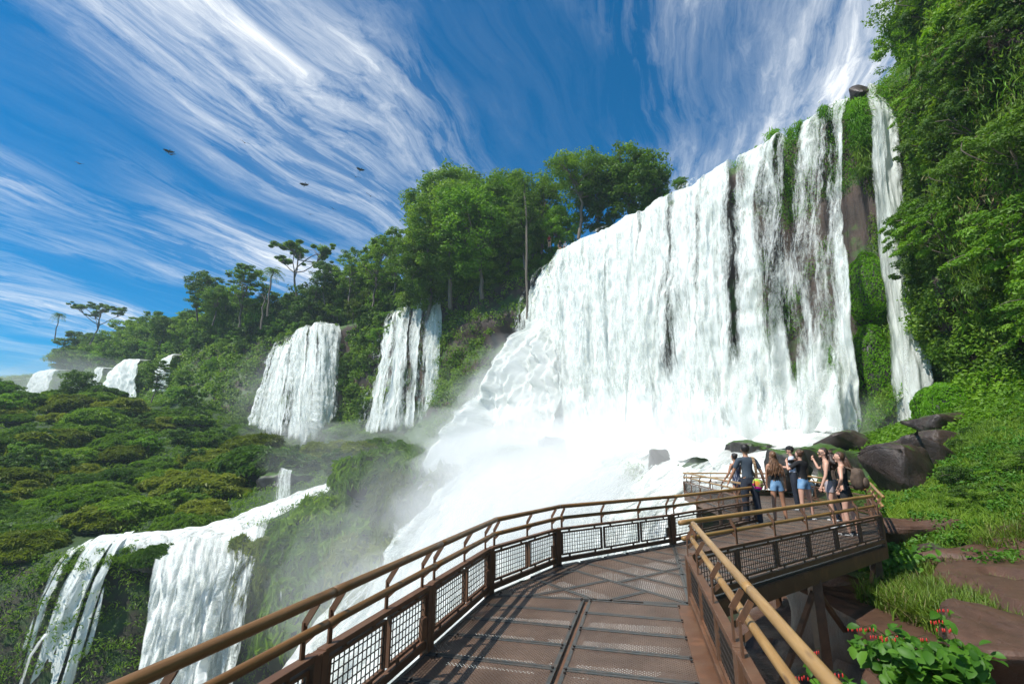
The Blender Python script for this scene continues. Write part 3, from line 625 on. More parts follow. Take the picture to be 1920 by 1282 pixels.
# ---- tree prototypes
def proto(*a, **k):
    e = make_tree(*a, **k); return e
LBL = {}
PR = {
 'forest1': lambda: proto('round', 11, 9, 9, 'leaf_forest', n=150, per=62, base=.12),
 'forest2': lambda: proto('round', 23, 10, 8, 'leaf_dark', n=140, per=62, base=.1),
 'bright': lambda: proto('round', 37, 8, 8, 'leaf_bright', n=130, per=62, base=.1, leaf=.34),
 'layer1': lambda: proto('layer', 41, 11, 8, 'leaf_forest', base=.2, n=130, per=60),
 'layer2': lambda: proto('layer', 53, 12, 9, 'leaf_forest', base=.2, n=120, per=60),
 'umbrella': lambda: proto('umbrella', 61, 12, 11, 'leaf_forest', n=150, per=110, trunk_r=.26, leaf=.32),
 'umbrella2': lambda: proto('umbrella', 67, 10, 9, 'leaf_dark', n=70, per=100, trunk_r=.22, leaf=.32),
 'yellow': lambda: proto('round', 71, 7, 6.5, 'leaf_yellow', base=.1, n=90, per=60, leaf=.32),
 'spread': lambda: proto('round', 35, 12, 11.5, 'leaf_forest', n=190, per=62, base=.46, leaf=.33, trunk_r=.26),
 'giant1': lambda: proto('round', 31, 17, 13, 'leaf_forest', n=430, per=60, base=.05, leaf=.38, trunk_r=.35),
 'giant2': lambda: proto('round', 33, 15, 12, 'leaf_bright', n=380, per=60, base=.05, leaf=.36, trunk_r=.3),
 'palm': lambda: make_palm(81, 9, ''),
 'bush1': lambda: proto('round', 91, 3.4, 4.2, 'leaf_forest', n=60, per=60, base=.0, leaf=.28, trunk_r=.08, name='bush'),
 'bush2': lambda: proto('round', 93, 3.2, 4.2, 'leaf_bright', n=60, per=60, base=.0, leaf=.28, trunk_r=.08, name='bush'),
 'bush3': lambda: proto('round', 95, 3.4, 4.2, 'leaf_dark', n=60, per=60, base=.0, leaf=.28, trunk_r=.08, name='bush'),
}
made = {}
DESC = {'spread': '', 'giant1': '', 'giant2': '', 'bush1': 'rounded green bush', 'bush2': 'bright green bush', 'bush3': 'dark green bush', 'forest1': 'dense rounded mid green forest tree', 'forest2': 'dark green bushy forest tree', 'bright': 'fresh bright green leafy tree', 'layer1': 'loose tiered green tree',
        'layer2': 'tall feathery light green tree', 'umbrella': 'spreading flat-topped tree with bare forked limbs', 'umbrella2': 'dark flat-topped tree with thin forked limbs', 'yellow': 'small yellowish green tree', 'palm': 'slender palm with a drooping feather crown'}
def place(kind, p, sc=1.0, rz=0.0, group=None, where='', label=None, sz=None):
    if kind not in made: made[kind] = PR[kind](); o = made[kind]
    else: o = copy_tree(made[kind])
    o.location = tuple(p); o.rotation_euler = (0, 0, rz); o.scale = (sc, sc, sz or sc)
    o['label'] = label or (DESC[kind] + ' ' + where)
    if group: o['group'] = group
    elif 'group' in o: del o['group']
    return o
R = rng(100)
# named trees of the skyline (pixel of trunk foot area, depth, kind, scale)
SKY = [(1084, 430, 56, 'spread', .88, 'large spreading tree on the skyline just left of the lip of the main fall'),
       (1185, 425, 55, 'forest1', 1.05, 'dark leafy tree at the skyline right of the big spreading tree'),
       (1225, 395, 52.5, 'forest2', .62, 'low dark tree reaching over the lip of the main fall'),
       (1275, 362, 48, 'bright', .22, 'tiny green bush peeping over the lip of the main fall'),
       (1050, 480, 59.5, 'bright', .8, 'bright low tree beside the little group of hikers at the cliff top'),
       (1130, 450, 58, 'forest2', .95, 'rounded tree filling the gap beneath the big spreading tree'),
       (560, 560, 100, 'umbrella', 1.12, 'wide flat-topped tree standing high above the left fall'),
       (845, 560, 67, 'giant1', 1.05, 'great rounded tree mass, leftmost of the high wood above the split fall'),
       (905, 540, 63.5, 'giant2', 1.08, 'big bright green crown in the middle of the high wood'),
       (800, 590, 70, 'giant1', .82, 'rounded tree leaning left at the edge of the high wood'),
       (950, 520, 65, 'giant1', .95, 'tall rounded tree just left of the thin pale palm'),
       (850, 520, 73, 'giant1', 1.12, 'dark tree top rising behind the high wood at its upper left'),
       (790, 540, 70, 'forest2', .9, 'dark tree over the lip of the split fall'),
       (985, 490, 60, 'forest2', .8, 'dark shaded tree under the pale leaning palm'),
       (1015, 460, 62, 'layer1', .85, 'thin open tree between the palm and the spreading tree'),
       (700, 560, 80, 'layer1', .95, 'open tiered tree on the skyline right of the flat-topped tree'),
       (740, 540, 76, 'layer2', .85, 'feathery tree standing above the split fall at its left'),
       (655, 560, 86, 'layer2', .8, 'pale feathery tree above the right shoulder of the left fall'),
       (610, 560, 92, 'forest2', .75, 'dark tree just beneath the flat-topped skyline tree'),
       (450, 600, 100, 'layer1', 1.1, 'loose tiered tree left of the dead trunk on the skyline'),
       (400, 600, 104, 'forest1', .9, 'rounded tree stepping down the skyline at the left'),
       (372, 590, 108, 'forest2', 1.05, 'dark tree at the shoulder where the skyline drops'),
       (170, 640, 150, 'umbrella', 1.1, 'hazy flat-topped tree on the far left skyline'),
       (662, 600, 84, 'yellow', .55, 'small lime green tree at the right corner of the left fall'),
       (690, 585, 84, 'yellow', .6, 'yellow green bush crown left of the split fall'),
       (285, 745, 88, 'layer1', .62, 'dark lone tree standing in front of the far left falls'),
       (140, 770, 84, 'forest2', .72, 'dark rounded tree rising from the shelf at the far left'),
       (300, 640, 120, 'forest2', .7, 'small dark tree above the far waterfalls')]
for px, py, D, kind, sc, lab in SKY:
    place(kind, WD(px, py, D), sc, R.random()*6, label=lab)
def rim_at(x): return np.array([np.interp(x, rimS[::-1, 0], rimS[::-1, 1])])[0]
GT = 'forest trees on the cliff top'
k = 0
for x in np.linspace(2, -150, 74):
    for row in range(2):
        x_ = x + R.normal()*1.5; y = rim_at(x_) + 3 + row*6 + R.random()*4; kind = ['forest1', 'forest2', 'layer1', 'layer2', 'bright', 'forest1'][R.integers(6)]
        if -28 > x_ > -41 and row == 0: y += 3
        sc = (.72+.4*R.random())*(1.0 if x_ > -90 else 1.1); big = np.exp(-((x_+5)/7)**2)*.45
        place(kind, (x_, y, ZR-2.2), (sc+big)*(1.3 if x_ < -25 else 1.0), R.random()*6, GT, 'in the crowded wood along the far cliff top'); k += 1
GR = 'bushes along the far cliff rim'
for x in np.linspace(4, -120, 60):
    if infall(np.array([x]))[0]: continue
    place(['bush1', 'bush2', 'bush3'][R.integers(3)], (x+R.normal()*.5, rim_at(x)+.8+R.random()*1.5, ZR-1.2), .9+.6*R.random(), R.random()*6, GR, 'on the very rim of the far cliff')
# hillside trees between and beside the falls
GH = 'trees growing on the slope below the far cliff top'
def on_cliff(i_s, j): return CLIFF[int(i_s), int(j)]
xs_c = CLIFF[:, 30, 0]
cnt = 0
for q in range(270):
    x = R.uniform(-110, 4) if q > 55 else R.uniform(-10, 4); i = int(np.argmin(np.abs(xs_c-x)))
    if infall(np.array([x]))[0] or -43 < x < -26: continue
    j = R.integers(22, 76); p = CLIFF[i, j]
    if p[2] < 1 or p[2] > 27: continue
    kind = ['forest1', 'forest2', 'bright', 'bush1', 'bush2', 'bush3', 'bush1', 'bush3'][R.integers(8)]
    place(kind, p + [0, 0, -1.0], (.3+.25*R.random())*(2.0 if 'bush' in kind else 1), R.random()*6, GH, 'rooted on the steep slope under the far cliff top'); cnt += 1
place('palm', WD(503, 580, 97), 1.0, 1, label='slender palm with a drooping crown beside the flat-topped skyline tree')
place('palm', WD(104, 632, 150), .85, 2, label='tiny leaning palm on the far left skyline')
pp = place('palm', WD(988, 560, 57), .85, 3, label='very tall thin pale palm rising in front of the wood at the cliff edge', sz=1.75)
place('palm', WD(735, 520, 78), .7, 4, label='palm crown poking out between trees above the split fall')
place('palm', WD(590, 560, 95), .6, 5, label='palm tucked just under the flat-topped skyline tree')
# dead trunk
e = empty('dead_tree', WD(491, 600, 97), label='dead bare trunk with a snapped top on the skyline', cat='dead tree'); mb = MB(); branch(mb, (0, 0, -2), (.2, 0, 5.5), .22, .12, R, .03); branch(mb, (.1, 0, 4.5), (-.7, 0, 5.8), .1, .04, R, .1, 4)
mb.build('trunk', MATS['bark'], e, True)
# ---- shelf: grassy hummocks
def make_mound(seed, mat, label, blade=.42, n=4200):
    R = rng(seed); e = empty('hummock', label=label, cat='hummock')
    d = unit(R.normal(size=(n, 3))); d[:, 2] = np.abs(d[:, 2]); s = 1+.45*fbm(d*2.2+seed, 3, seed); P = d*s[:, None]*np.array([2, 2, 1.15])
    N = unit(d*.7 + R.normal(size=(n, 3))*.55 + [0, 0, .5]); P = P*(1+.10*R.random((n, 1))); lowf = fbm(P*1.1, 3, seed+4)*.5+.5
    th, ph = np.meshgrid(np.linspace(0, 2*PI, 25), np.linspace(-.3, PI/2, 10), indexing='ij'); dd = np.stack([np.cos(th)*np.cos(ph), np.sin(th)*np.cos(ph), np.sin(ph)], -1)
    S = dd*(1+.45*fbm(dd*2.2+seed, 3, seed))[..., None]*np.array([1.9, 1.9, 1.08])
    link('mound', nmesh('mound', S.reshape(-1, 3), gridfaces(25, 10), MATS['bank_soil']), e)
    link('tufts', leafmesh('tufts', P, N, blade*(.5+.8*R.random(n)), mat, seed+1, .3, .3, np.clip(lowf*.8+.2*R.random(n), 0, 1), droop=1.2), e)
    return e
mounds = [make_mound(201, 'grass_mound', 'x'), make_mound(202, 'grass_mound', 'x'), make_mound(203, 'leaf_dark', 'x', .36), make_mound(204, 'leaf_forest', 'x', .36), make_mound(205, 'mound_olive', 'x', .45), make_mound(206, 'mound_olive', 'x', .5)]
used = set()
def mound(x, y, s, label, group=None, which=None, sz=None, dz=-.2):
    w_ = R.integers(6) if which is None else which; o = mounds[w_] if w_ not in used else copy_tree(mounds[w_]); used.add(w_)
    o.location = (x, y, float(height(x, y)) + dz); o.scale = (s, s*(.85+.3*R.random()), (sz or s*(.8+.3*R.random()))); o.rotation_euler = (0, 0, R.random()*6); o['label'] = label
    if group: o['group'] = group
    elif 'group' in o: del o['group']
for px, py, D, s, sz, lab in [(735, 850, 43, 2.2, 3.0, 'big dark grassy hump right of the rapids, largest of all'), (655, 950, 40.5, 2.0, 3.4, 'steep grassy shoulder hanging over the gorge below the rapids'), (560, 1000, 38.6, 1.6, 2.6, 'grassy ridge along the lower bank of the rapids'),
                              (790, 920, 40, 1.9, 4.0, 'misty green bulge at the edge of the spray'), (850, 850, 50, 1.2, 1.5, 'grey green boulder-like hump in the mist under the split fall'), (620, 850, 62, 1.5, 1.6, 'round green hump just under the foot of the left fall'), (500, 880, 55, 2.6, 2.2, 'broad olive hump left of the white chute'),
                              (480, 1040, 37.3, 1.3, 2.6, 'mossy green wall bulge right of the thick foaming cascade'), (600, 1080, 37, 2.0, 4.0, 'tall misty green bulge on the cliff face above the gorge'), (700, 1060, 37, 2.2, 4.0, 'grey green bulge almost lost in the spray above the gorge'), (290, 1030, 34.6, .6, .9, 'small grass tuft between the two lower left falls'), (60, 1010, 34.5, 1.0, 1.0, 'shaggy grass hump at the shelf edge at far left')]:
    c = WD(px, py, D); mound(c[0], c[1], s, lab, sz=sz, dz=-.4)
    if py > 930 or px > 700: mounds_last = [o_ for o_ in bpy.data.objects if o_.get('label') == lab][0]; mounds_last.location.z = c[2]-sz*.9
GM = 'grassy hummocks on the shelf'
for q in range(190):
    y = R.uniform(35, 86); x = R.uniform(-95, -13) if y > 44 else R.uniform(-50, -20)
    if np.min(np.hypot(ctr[:, 0]-x, ctr[:, 1]-y)) < 3.6 or edge_sd(np.array(x), np.array(y)) > -1.5: continue
    if -42 < x < -26 and y > 72: continue
    if min(np.hypot(x+22.3, y-49), np.hypot(x+20.8, y-46), np.hypot(x+24, y-53)) < 3.6: continue
    mound(x, y, (.7+.85*R.random())*(1 if y < 60 else 1.3), 'rounded grassy hummock in the green field of humps on the shelf', GM)
# small leafy bushes on the shelf
GB = 'leafy bushes on the shelf'
for q in range(130):
    y = R.uniform(40, 95); x = R.uniform(-105, -18)
    if y > 74 and -1.05*y < x < -.68*y: continue
    if -42 < x < -26 and y > 72: continue
    if np.min(np.hypot(RIVc[:, 0]-x, RIVc[:, 1]-y)) < 4 or edge_sd(np.array(x), np.array(y)) > -2: continue
    place(['bush1', 'bush2', 'bush3', 'bush1'][R.integers(4)], (x, y, float(height(x, y))-.4), .35+.55*R.random()*(1+(x < -60)), R.random()*6, GB, 'as a low bush among the hummocks on the shelf')
Rr = rng(777); ea = []
for k_ in range(0, 120, 1):
    for sg in (0, 29):
        for q in range(5): ea.append(Vr[k_, sg]+Rr.normal(size=3)*[.35, .35, .1]+[0, 0, .15])
for k_ in np.linspace(0, 1, 60):
    for L_ in (lipL, lipC):
        p = resample(L_, 60)[0][int(k_*59)]
        if Rr.random() < .30: ea += [p+Rr.normal(size=3)*[.4, .3, .15]+[0, -.3, -.3-.5*Rr.random()] for q in range(5)]
Pl, Nl, r = clumps(np.array(ea), .32, 34, 778, .7, .4)
link('grass', leafmesh('grass', Pl, Nl, .3*(.5+.8*Rr.random(len(Pl))), 'grass_mound', 779, .2, .2, r, droop=1.5), kind='stuff', label='grass fringing the rapids', cat='grass')
# ground cover of grass and low plants on shelf and gorge walls
def hgrid(x0, x1, y0, y1, st):
    Xg, Yg = np.meshgrid(np.arange(x0, x1, st), np.arange(y0, y1, st), indexing='ij'); return np.stack([Xg, Yg, height(Xg, Yg)], -1)
G = hgrid(-110, 8, 24, 98, .8)
def wg(a):
    x, y, z = a[..., 0], a[..., 1], a[..., 2]; sdv = edge_sd(x, y)
    dr = np.min(np.hypot(ctr[None, None, :, 0]-x[..., None], ctr[None, None, :, 1]-y[..., None]), -1)
    return (dr > 2.2)*(z > -21)*np.where(sdv > 0, 1.0, .6)*(np.abs(x)/y < 1.25)*np.clip(60/y, .5, 2)
P, N = surf_points(G, 6500, 41, wg); N = N*np.sign(N[:, 2])[:, None]; dist = P[:, 1]
Pl, Nl, r = clumps(P+N*.1, .6+.5*rng(8).random(len(P)), 42, 9, .45, .5)
link('grass', leafmesh('grass', Pl, Nl, .3*(.6+.8*rng(16).random(len(Pl)))*np.repeat(np.clip(dist/50, .75, 1.6), 42), 'grass_mound', 13, .32, .25, r, droop=1.0), kind='stuff', label='grass and low plants covering the shelf and gorge wall', cat='grass')
# ================================================================== RIGHT-HAND CLIFF, ROCKS, NEAR BANK
def rw(a):
    z = a[..., 2]; n = fbm(a/np.array([2.5, 2.5, 3.]), 3, 88)
    return (z > 1)*(z < 38)*(.25+.75*smoothstep(-.35, .1, n))*(960+900*a[..., 0]/(a[..., 1]*cp+(z-CAMZ)*sp) > 1688+(22-z)*1.5)
RC = RCLIFF[:, 2:66]
P, N = surf_points(RC, 9500, 51, rw); N = N*np.sign(N[:, 0]*-1)[:, None]
dist = np.linalg.norm(P-[0, 0, 1.6], axis=1)
vn = fbm(P/np.array([3.2, 3.2, 2.6]), 3, 91)
P = P + N*(.15+1.0*np.clip(vn+.25, 0, 1)[:, None])
sel = {'leaf_dark': vn < .02, 'leaf_forest': (vn >= .02) & (vn < .2), 'leaf_bright': vn >= .2}
cats = {'leaf_dark': 'dark creepers', 'leaf_forest': 'green creepers', 'leaf_bright': 'bright green creepers'}
for i, (mt, ms) in enumerate(sel.items()):
    C = P[ms]; per = 46; Pl, Nl, r = clumps(C + N[ms]*.2, .25+.4*rng(52+i).random(len(C)), per, 53+i, .9, .55)
    sz = .115*(.6+.9*rng(54+i).random(len(Pl)))*np.repeat(np.clip(dist[ms]/20, .8, 1.7), per)
    link('undergrowth', leafmesh('undergrowth', Pl, Nl, sz, mt, 55+i, .6, .25, r), kind='stuff', label=cats[mt]+' covering the tall wall of rock', cat='undergrowth')
# hanging grass and dry vines
P, N = surf_points(RC, 1700, 61, lambda a: (a[..., 2] > 2)*(fbm(a/3., 2, 12) > .05)); N = N*np.sign(-N[:, 0])[:, None]
for i, (mt, k0, k1, nb) in enumerate((('grass_mound', 0, 900, 42), ('moss_green', 900, 1400, 36), ('dry_blade', 1400, 1700, 26))):
    C = P[k0:k1]; Rr = rng(62+i); n = len(C)*nb; c = np.repeat(C, nb, 0); nn = np.repeat(N[k0:k1], nb, 0)
    h = Rr.random((n, 1)); q = c + nn*(.5+.35*np.sin(h*2.5)) + Rr.normal(size=(n, 3))*[.28, .28, .1] - np.array([0, 0, 1.])*h*1.5
    a = unit(nn+Rr.normal(size=(n, 3))*.5)
    link('hanging_grass', leafmesh('hanging_grass', q, a, .34*(.6+.8*Rr.random(n)), mt, 64+i, .13, .1, None, droop=3.0), kind='stuff', label='grass hanging from the jungle wall', cat='grass')
# bushes and trees leaning from the wall
PR['wallbush'] = lambda: proto('round', 301, 3.2, 3.4, 'leaf_forest', n=42, per=85, leaf=.15, trunk_r=.06, name='bush')
PR['wallbush2'] = lambda: proto('layer', 303, 3.6, 3.8, 'leaf_bright', n=42, per=80, leaf=.17, trunk_r=.06, name='bush')
PR['wallbush3'] = lambda: proto('round', 305, 3.2, 3.4, 'leaf_dark', n=42, per=85, leaf=.15, trunk_r=.06, name='bush')
DESC.update(wallbush='leafy green bush', wallbush2='open bright green bush', wallbush3='dark green bush')
GW = 'bushes growing out of the tall rock wall'
P, N = surf_points(RC[9:, 6:], 120, 71); N = N*np.sign(-N[:, 0])[:, None]
for p, n_ in zip(P, N):
    if 960+900*p[0]/(p[1]*cp+(p[2]-CAMZ)*sp) < 1745: continue
    o = place(['wallbush', 'wallbush2', 'wallbush3', 'wallbush3'][R.integers(4)], p + n_*.2 - [0, 0, .3], .55+.5*R.random(), R.random()*6, GW, 'growing out of the tall rock wall by the narrow fall')
    o.rotation_euler = (R.normal()*.2, -.55, R.random()*.6)
PR['bigpale'] = lambda: proto('layer', 311, 8, 8, 'leaf_bright', n=90, per=70, leaf=.26, trunk_r=.14)
PR['bigdark'] = lambda: proto('round', 313, 8, 8, 'leaf_forest', n=110, per=80, leaf=.22, trunk_r=.16)
DESC.update(bigpale='', bigdark='')
for px, py, D, kd, sc, lab in [(1725, 95, 28.5, 'bigpale', .62, 'pale-leaved tree leaning into the sky at the top of the rock wall'), (1760, 20, 26, 'bigdark', .8, 'dark bushy tree crowning the rock wall at the top edge of the photo'),
                               (1712, 165, 29.3, 'wallbush', 1.0, 'green bush right behind the top of the narrow fall'), (1830, 60, 24, 'bigpale', .75, 'bright tree high on the rock wall, cut by the top edge'), (1890, 150, 21, 'bigdark', .6, 'dark tree high on the rock wall at the right edge of the photo')]:
    place(kd, WD(px, py+20, D)-[0, 0, 1.5], sc, R.random()*6, label=lab)
# ---- boulders
def boulder(c, size, seed, rz, label, mat='boulder_rock', n=16, rough=.10, tilt=0.0):
    R = rng(seed); bm = bmesh.new()
    for q in R.uniform(-1, 1, (n, 3)): 
        q = q/max(np.abs(q))**.75; bm.verts.new(q*.5)
    g_ = bmesh.ops.convex_hull(bm, input=bm.verts); bmesh.ops.delete(bm, geom=[v for v in bm.verts if not v.link_faces], context='VERTS')
    bmesh.ops.bevel(bm, geom=list(bm.edges), offset=.035, segments=1, affect='EDGES')
    bmesh.ops.triangulate(bm, faces=bm.faces); bmesh.ops.subdivide_edges(bm, edges=bm.edges, cuts=6, use_grid_fill=True)
    V = np.array([v.co[:] for v in bm.verts])*np.array(size)
    V += unit(V)*(fbm(V*1.1+seed, 4, seed)*rough*max(size)*.9 + (fbm(V*np.array([1.5, 1.5, 5.])+seed, 4, seed+2)*.5 - .6*np.abs(fbm(V*1.7+seed, 3, seed+4)))*rough*.8)[:, None]
    for v, q in zip(bm.verts, V): v.co = q
    me = bpy.data.meshes.new('boulder'); bm.to_mesh(me); bm.free(); me.polygons.foreach_set('use_smooth', [True]*len(me.polygons)); me.materials.append(MATS[mat])
    o = link('boulder', me, None, label, 'boulder', loc=tuple(c)); o.rotation_euler = (tilt, 0, rz); return o
BD = [((1592, 838, 23.5), (3.6, 2.2, 1.5), 1, .2, 'dark wedge-shaped boulder with a raised left tip behind the people', 'boulder_rock'),
      ((1565, 882, 21), (5.4, 2.6, 2.2), 2, .1, 'long flat-topped mossy boulder right behind the women', 'mossy_rock'),
      ((1415, 862, 25), (2.6, 2.5, 2.4), 3, .5, 'grey boulder wrapped in mist left of the man in grey', 'mossy_rock'),
      ((1035, 860, 38), (2.2, 2.5, 3.2), 4, .2, 'boulder standing alone in the white spray, leftmost', 'boulder_rock'),
      ((1235, 872, 29), (1.8, 1.8, 2.2), 5, .2, 'small boulder lost in the white spray', 'boulder_rock'),
      ((1685, 905, 14.6), (1.5, 1.5, 2.6), 6, .3, 'tall dark angular boulder beside the little side stream', 'boulder_rock'),
      ((1740, 868, 15.5), (1.9, 1.7, 1.9), 7, .1, 'rounded brown boulder above the grassy bank', 'boulder_rock'),
      ((1805, 800, 18.5), (3.6, 2.0, 1.1), 8, .0, 'long dark overhanging boulder at the foot of the jungle wall', 'boulder_rock'),
      ((1550, 800, 26.5), (1.4, 1.2, 2.2), 9, .4, 'pointed mossy boulder in the foot of the main fall', 'mossy_rock'),
      ((1675, 815, 25.5), (1.8, 1.5, 1.5), 10, .4, 'round mossy boulder under the narrow fall', 'mossy_rock'),
      ((1480, 885, 19), (1.3, 1.3, 1.9), 12, .3, 'small dark mossy boulder beside the capped man', 'mossy_rock'),
      ((1905, 1262, 5.9), (2.1, 1.8, 1.15), 13, .5, 'large smooth brown boulder in the bottom right corner', 'ledge_rock'),
      ((1850, 1080, 10.2), (2.8, 1.2, 1.2), 14, .1, 'brown boulder beside the dark pool on the near bank', 'ledge_rock'),
      ((1740, 1075, 10.8), (1.3, 1.1, 1.1), 15, .7, 'wet dark boulder with a trickle over it on the near bank', 'boulder_rock'),
      ((1780, 1015, 12.0), (5.5, 1.6, 1.0), 16, .0, 'flat brown rock ledge under the grassy bank', 'ledge_rock'),
      ((1790, 830, 16.8), (2.6, 1.4, 1.1), 17, .2, 'brown boulder on top of the grassy bank', 'boulder_rock')]
for (a, b, D), size, sd_, rz, lab, mt in BD:
    if sd_ in (1,): boulder(WD(a, b, D), size, sd_, rz, lab, mt, 12, .06)
    else: boulder(WD(a, b, D), size, sd_, rz, lab, mt, rough=.11)
xs, ys = np.arange(1.2, 19, .16), np.arange(1.5, 16.5, .16); Xg, Yg = np.meshgrid(xs, ys, indexing='ij'); Zg = height(Xg, Yg)
pb_ = np.stack([Xg, Yg, Zg*0], -1); terr = np.round((Zg+fbm(pb_*.7, 3, 8)*.35)/.28)*.28; Zg = Zg*.35+terr*.65 + .2 + fbm(pb_*2.2, 4, 15)*.07
Zg -= .6*smoothstep(10.7, 11.5, Yg)*(Xg > 8)
rim_ = np.minimum.reduce([Xg-1.2, 19-Xg, Yg-1.5, 16.5-Yg]); Zg -= (1-smoothstep(0, .8, rim_))*.4
link('bank', nmesh('bank', np.stack([Xg, Yg, Zg], -1).reshape(-1, 3), gridfaces(len(xs), len(ys)), MATS['ledge_rock']), kind='structure')
boulder(WD(1800, 545, 21.2), (2.0, 1.6, 2.2), 441, .4, 'brown rock outcrop halfway up the jungle wall', 'cliff_rock')
boulder(WD(1862, 330, 19.6), (1.2, 1.2, 1.6), 442, .4, 'small shaded rock outcrop high up the jungle wall', 'cliff_rock')
# big rock slab that carries the shadow of the boardwalk
mb = MB(); V = []
sx, sy, sz_ = np.linspace(5.15, 9.2, 40), np.linspace(5.2, 9.9, 40), np.linspace(-.85, -4.2, 22)
def slab_top(x, y): return -.82 + .06*fbm(np.array([x, y, 0])*1.3, 3, 5) - .10*max(0, 6.4-y)
TV = np.array([[(x, y, slab_top(x, y)) for y in sy] for x in sx]); 
def side(P, Q):
    a, b = np.array(P), np.array(Q); k = np.linspace(0, 1, 40)
    W_ = np.array([[(*(a+(b-a)*t_), 0) for z in sz_] for t_ in k])
    for i in range(40):
        z0 = slab_top(*(W_[i, 0, :2])); W_[i, :, 2] = z0 + (sz_-sz_[0])
    d = unit(np.array([(b-a)[1], -(b-a)[0], 0])); dd = (sz_[0]-sz_)*.06
    W_ += d*(dd[None, :, None] + (fbm(W_*1.4, 4, 31)*.22*smoothstep(0, .4, sz_[0]-sz_)[None, :])[..., None]); return W_
slabs = [TV, side((5.15, 9.9), (5.15, 5.2))[:, :], side((5.15, 5.2), (9.2, 5.2))]
VV, FF, n0 = [], [], 0
for S in slabs:
    VV.append(S.reshape(-1, 3)); FF.append(gridfaces(*S.shape[:2])+n0); n0 += S.shape[0]*S.shape[1]
# ---- moss bulges on the wall between the main and the narrow fall
def bulge(c, size, seed, label, mat='moss_green', n=9000, blade=.16, rz=0.0):
    R = rng(seed); e = empty('moss_mound', c, rz, label=label, cat='moss'); d = unit(R.normal(size=(n, 3))); s = 1+.22*fbm(d*2.+seed, 3, seed)
    P = d*s[:, None]*np.array(size)/2; N = unit(d + R.normal(size=(n, 3))*.35)
    th, ph = np.meshgrid(np.linspace(0, 2*PI, 33), np.linspace(-PI/2, PI/2, 17), indexing='ij'); dd = np.stack([np.cos(th)*np.cos(ph), np.sin(th)*np.cos(ph), np.sin(ph)], -1)
    S = dd*(1+.22*fbm(dd*2.+seed, 3, seed))[..., None]*np.array(size)/2*.97
    link('mound', nmesh('mound', S.reshape(-1, 3), gridfaces(33, 17), MATS['mossy_rock']), e)
    link('moss_tufts', leafmesh('moss_tufts', P, N, blade*(.5+.9*R.random(n)), mat, seed+1, .35, .25, np.clip(.5+.6*fbm(P*.9, 3, seed)+.25*R.normal(size=n), 0, 1), droop=1.5), e)
bulge(WD(1632, 545, 28.2), (2.2, 2.6, 4.6), 401, 'bright green moss bulge halfway up the wall beside the narrow fall')
bulge(WD(1640, 700, 27.0), (2.4, 2.6, 5.2), 402, 'tall green moss bulge low on the wall left of the narrow fall')
bulge(WD(1665, 790, 26.4), (2.6, 2.2, 2.6), 403, 'dark green moss cushion at the foot of the narrow fall')
bulge(WD(1552, 730, 27.3), (1.7, 2.0, 5.2), 404, 'slim green moss ridge showing through the right foot of the main fall')
bulge(WD(1720, 640, 27.0), (1.5, 2.4, 7.0), 405, 'shaded green moss strip on the wall right of the narrow fall', 'grass_mound')
bulge(WD(1775, 765, 21.0), (2.4, 2.2, 2.2), 406, 'moss cushion beneath the jungle wall above the dark boulder')
def pxof(a): return 960+900*a[..., 0]/(a[..., 1]*cp+(a[..., 2]-CAMZ)*sp)
for i, (mt, w_, nn_, per, bl) in enumerate((('moss_green', lambda a: (pxof(a) > 1400)*(pxof(a) < 1790)*(a[..., 2] > 2)*(a[..., 2] < 27)*((fbm(a/np.array([1.6, 1.6, 3.]), 3, 23) > .02) | (np.abs(a[..., 2]-24) < 2) | (a[..., 2] < 6)), 2600, 40, .17), ('grass_mound', lambda a: (pxof(a) > 1660)*(pxof(a) < 1900)*(a[..., 2] > 2)*(a[..., 2] < 27), 1500, 40, .2))):
    P, N = surf_points(CLIFF[:, 14:], nn_, 431+i, w_); N = N*np.sign(-N[:, 0])[:, None]
    Pl, Nl, r = clumps(P+N*.15, .3+.3*rng(433+i).random(len(P)), per, 435+i, 1.3, .3)
    link('moss', leafmesh('moss', Pl, Nl, bl*(.5+.9*rng(437+i).random(len(Pl))), mt, 439+i, .3, .2, r, droop=1.8), kind='stuff', label='wet moss and grass on the wall beside the narrow fall', cat='moss')
def tuft(c, w_, h, n, mat, seed, label, cat='grass tuft', droop=2.0, blade=.4, asp=.12, up=0.0, grp=None):
    Rr = rng(seed); q = np.asarray(c)+Rr.normal(size=(n, 3))*np.array([w_*.3, w_*.3, 0]) + np.array([0, 0, 1.])*(Rr.random((n, 1))-.5)*h
    o = link('grass_tuft', leafmesh('grass_tuft', q, unit(Rr.normal(size=(n, 3))*[1, 1, .25]+[-.4, -.4, 0]), blade*(.6+.8*Rr.random(n)), mat, seed, asp, .1, None, droop=droop), None, label, cat, grp)
tuft(WD(1612, 235, 28.0), 1.1, 3.6, 1800, 'moss_green', 411, 'hanging green grass on the rock between the two right-hand falls, near the top', blade=.45)
tuft(WD(1622, 300, 28.2), 1.0, 2.4, 900, 'grass_mound', 412, 'sparser hanging grass lower on the rock between the two right-hand falls')
tuft(WD(1545, 215, 30.0), .6, 1.3, 500, 'moss_green', 413, 'small grass tuft on the lip of the main fall nearest the narrow fall')
tuft(WD(1452, 262, 34.2), .9, 1.5, 600, 'moss_green', 414, 'grass tuft on the lip of the main fall, larger one to the left', blade=.5)
tuft(WD(1500, 238, 32.2), .6, .8, 260, 'moss_green', 415, 'tiny grass tuft between the two bigger ones on the lip')
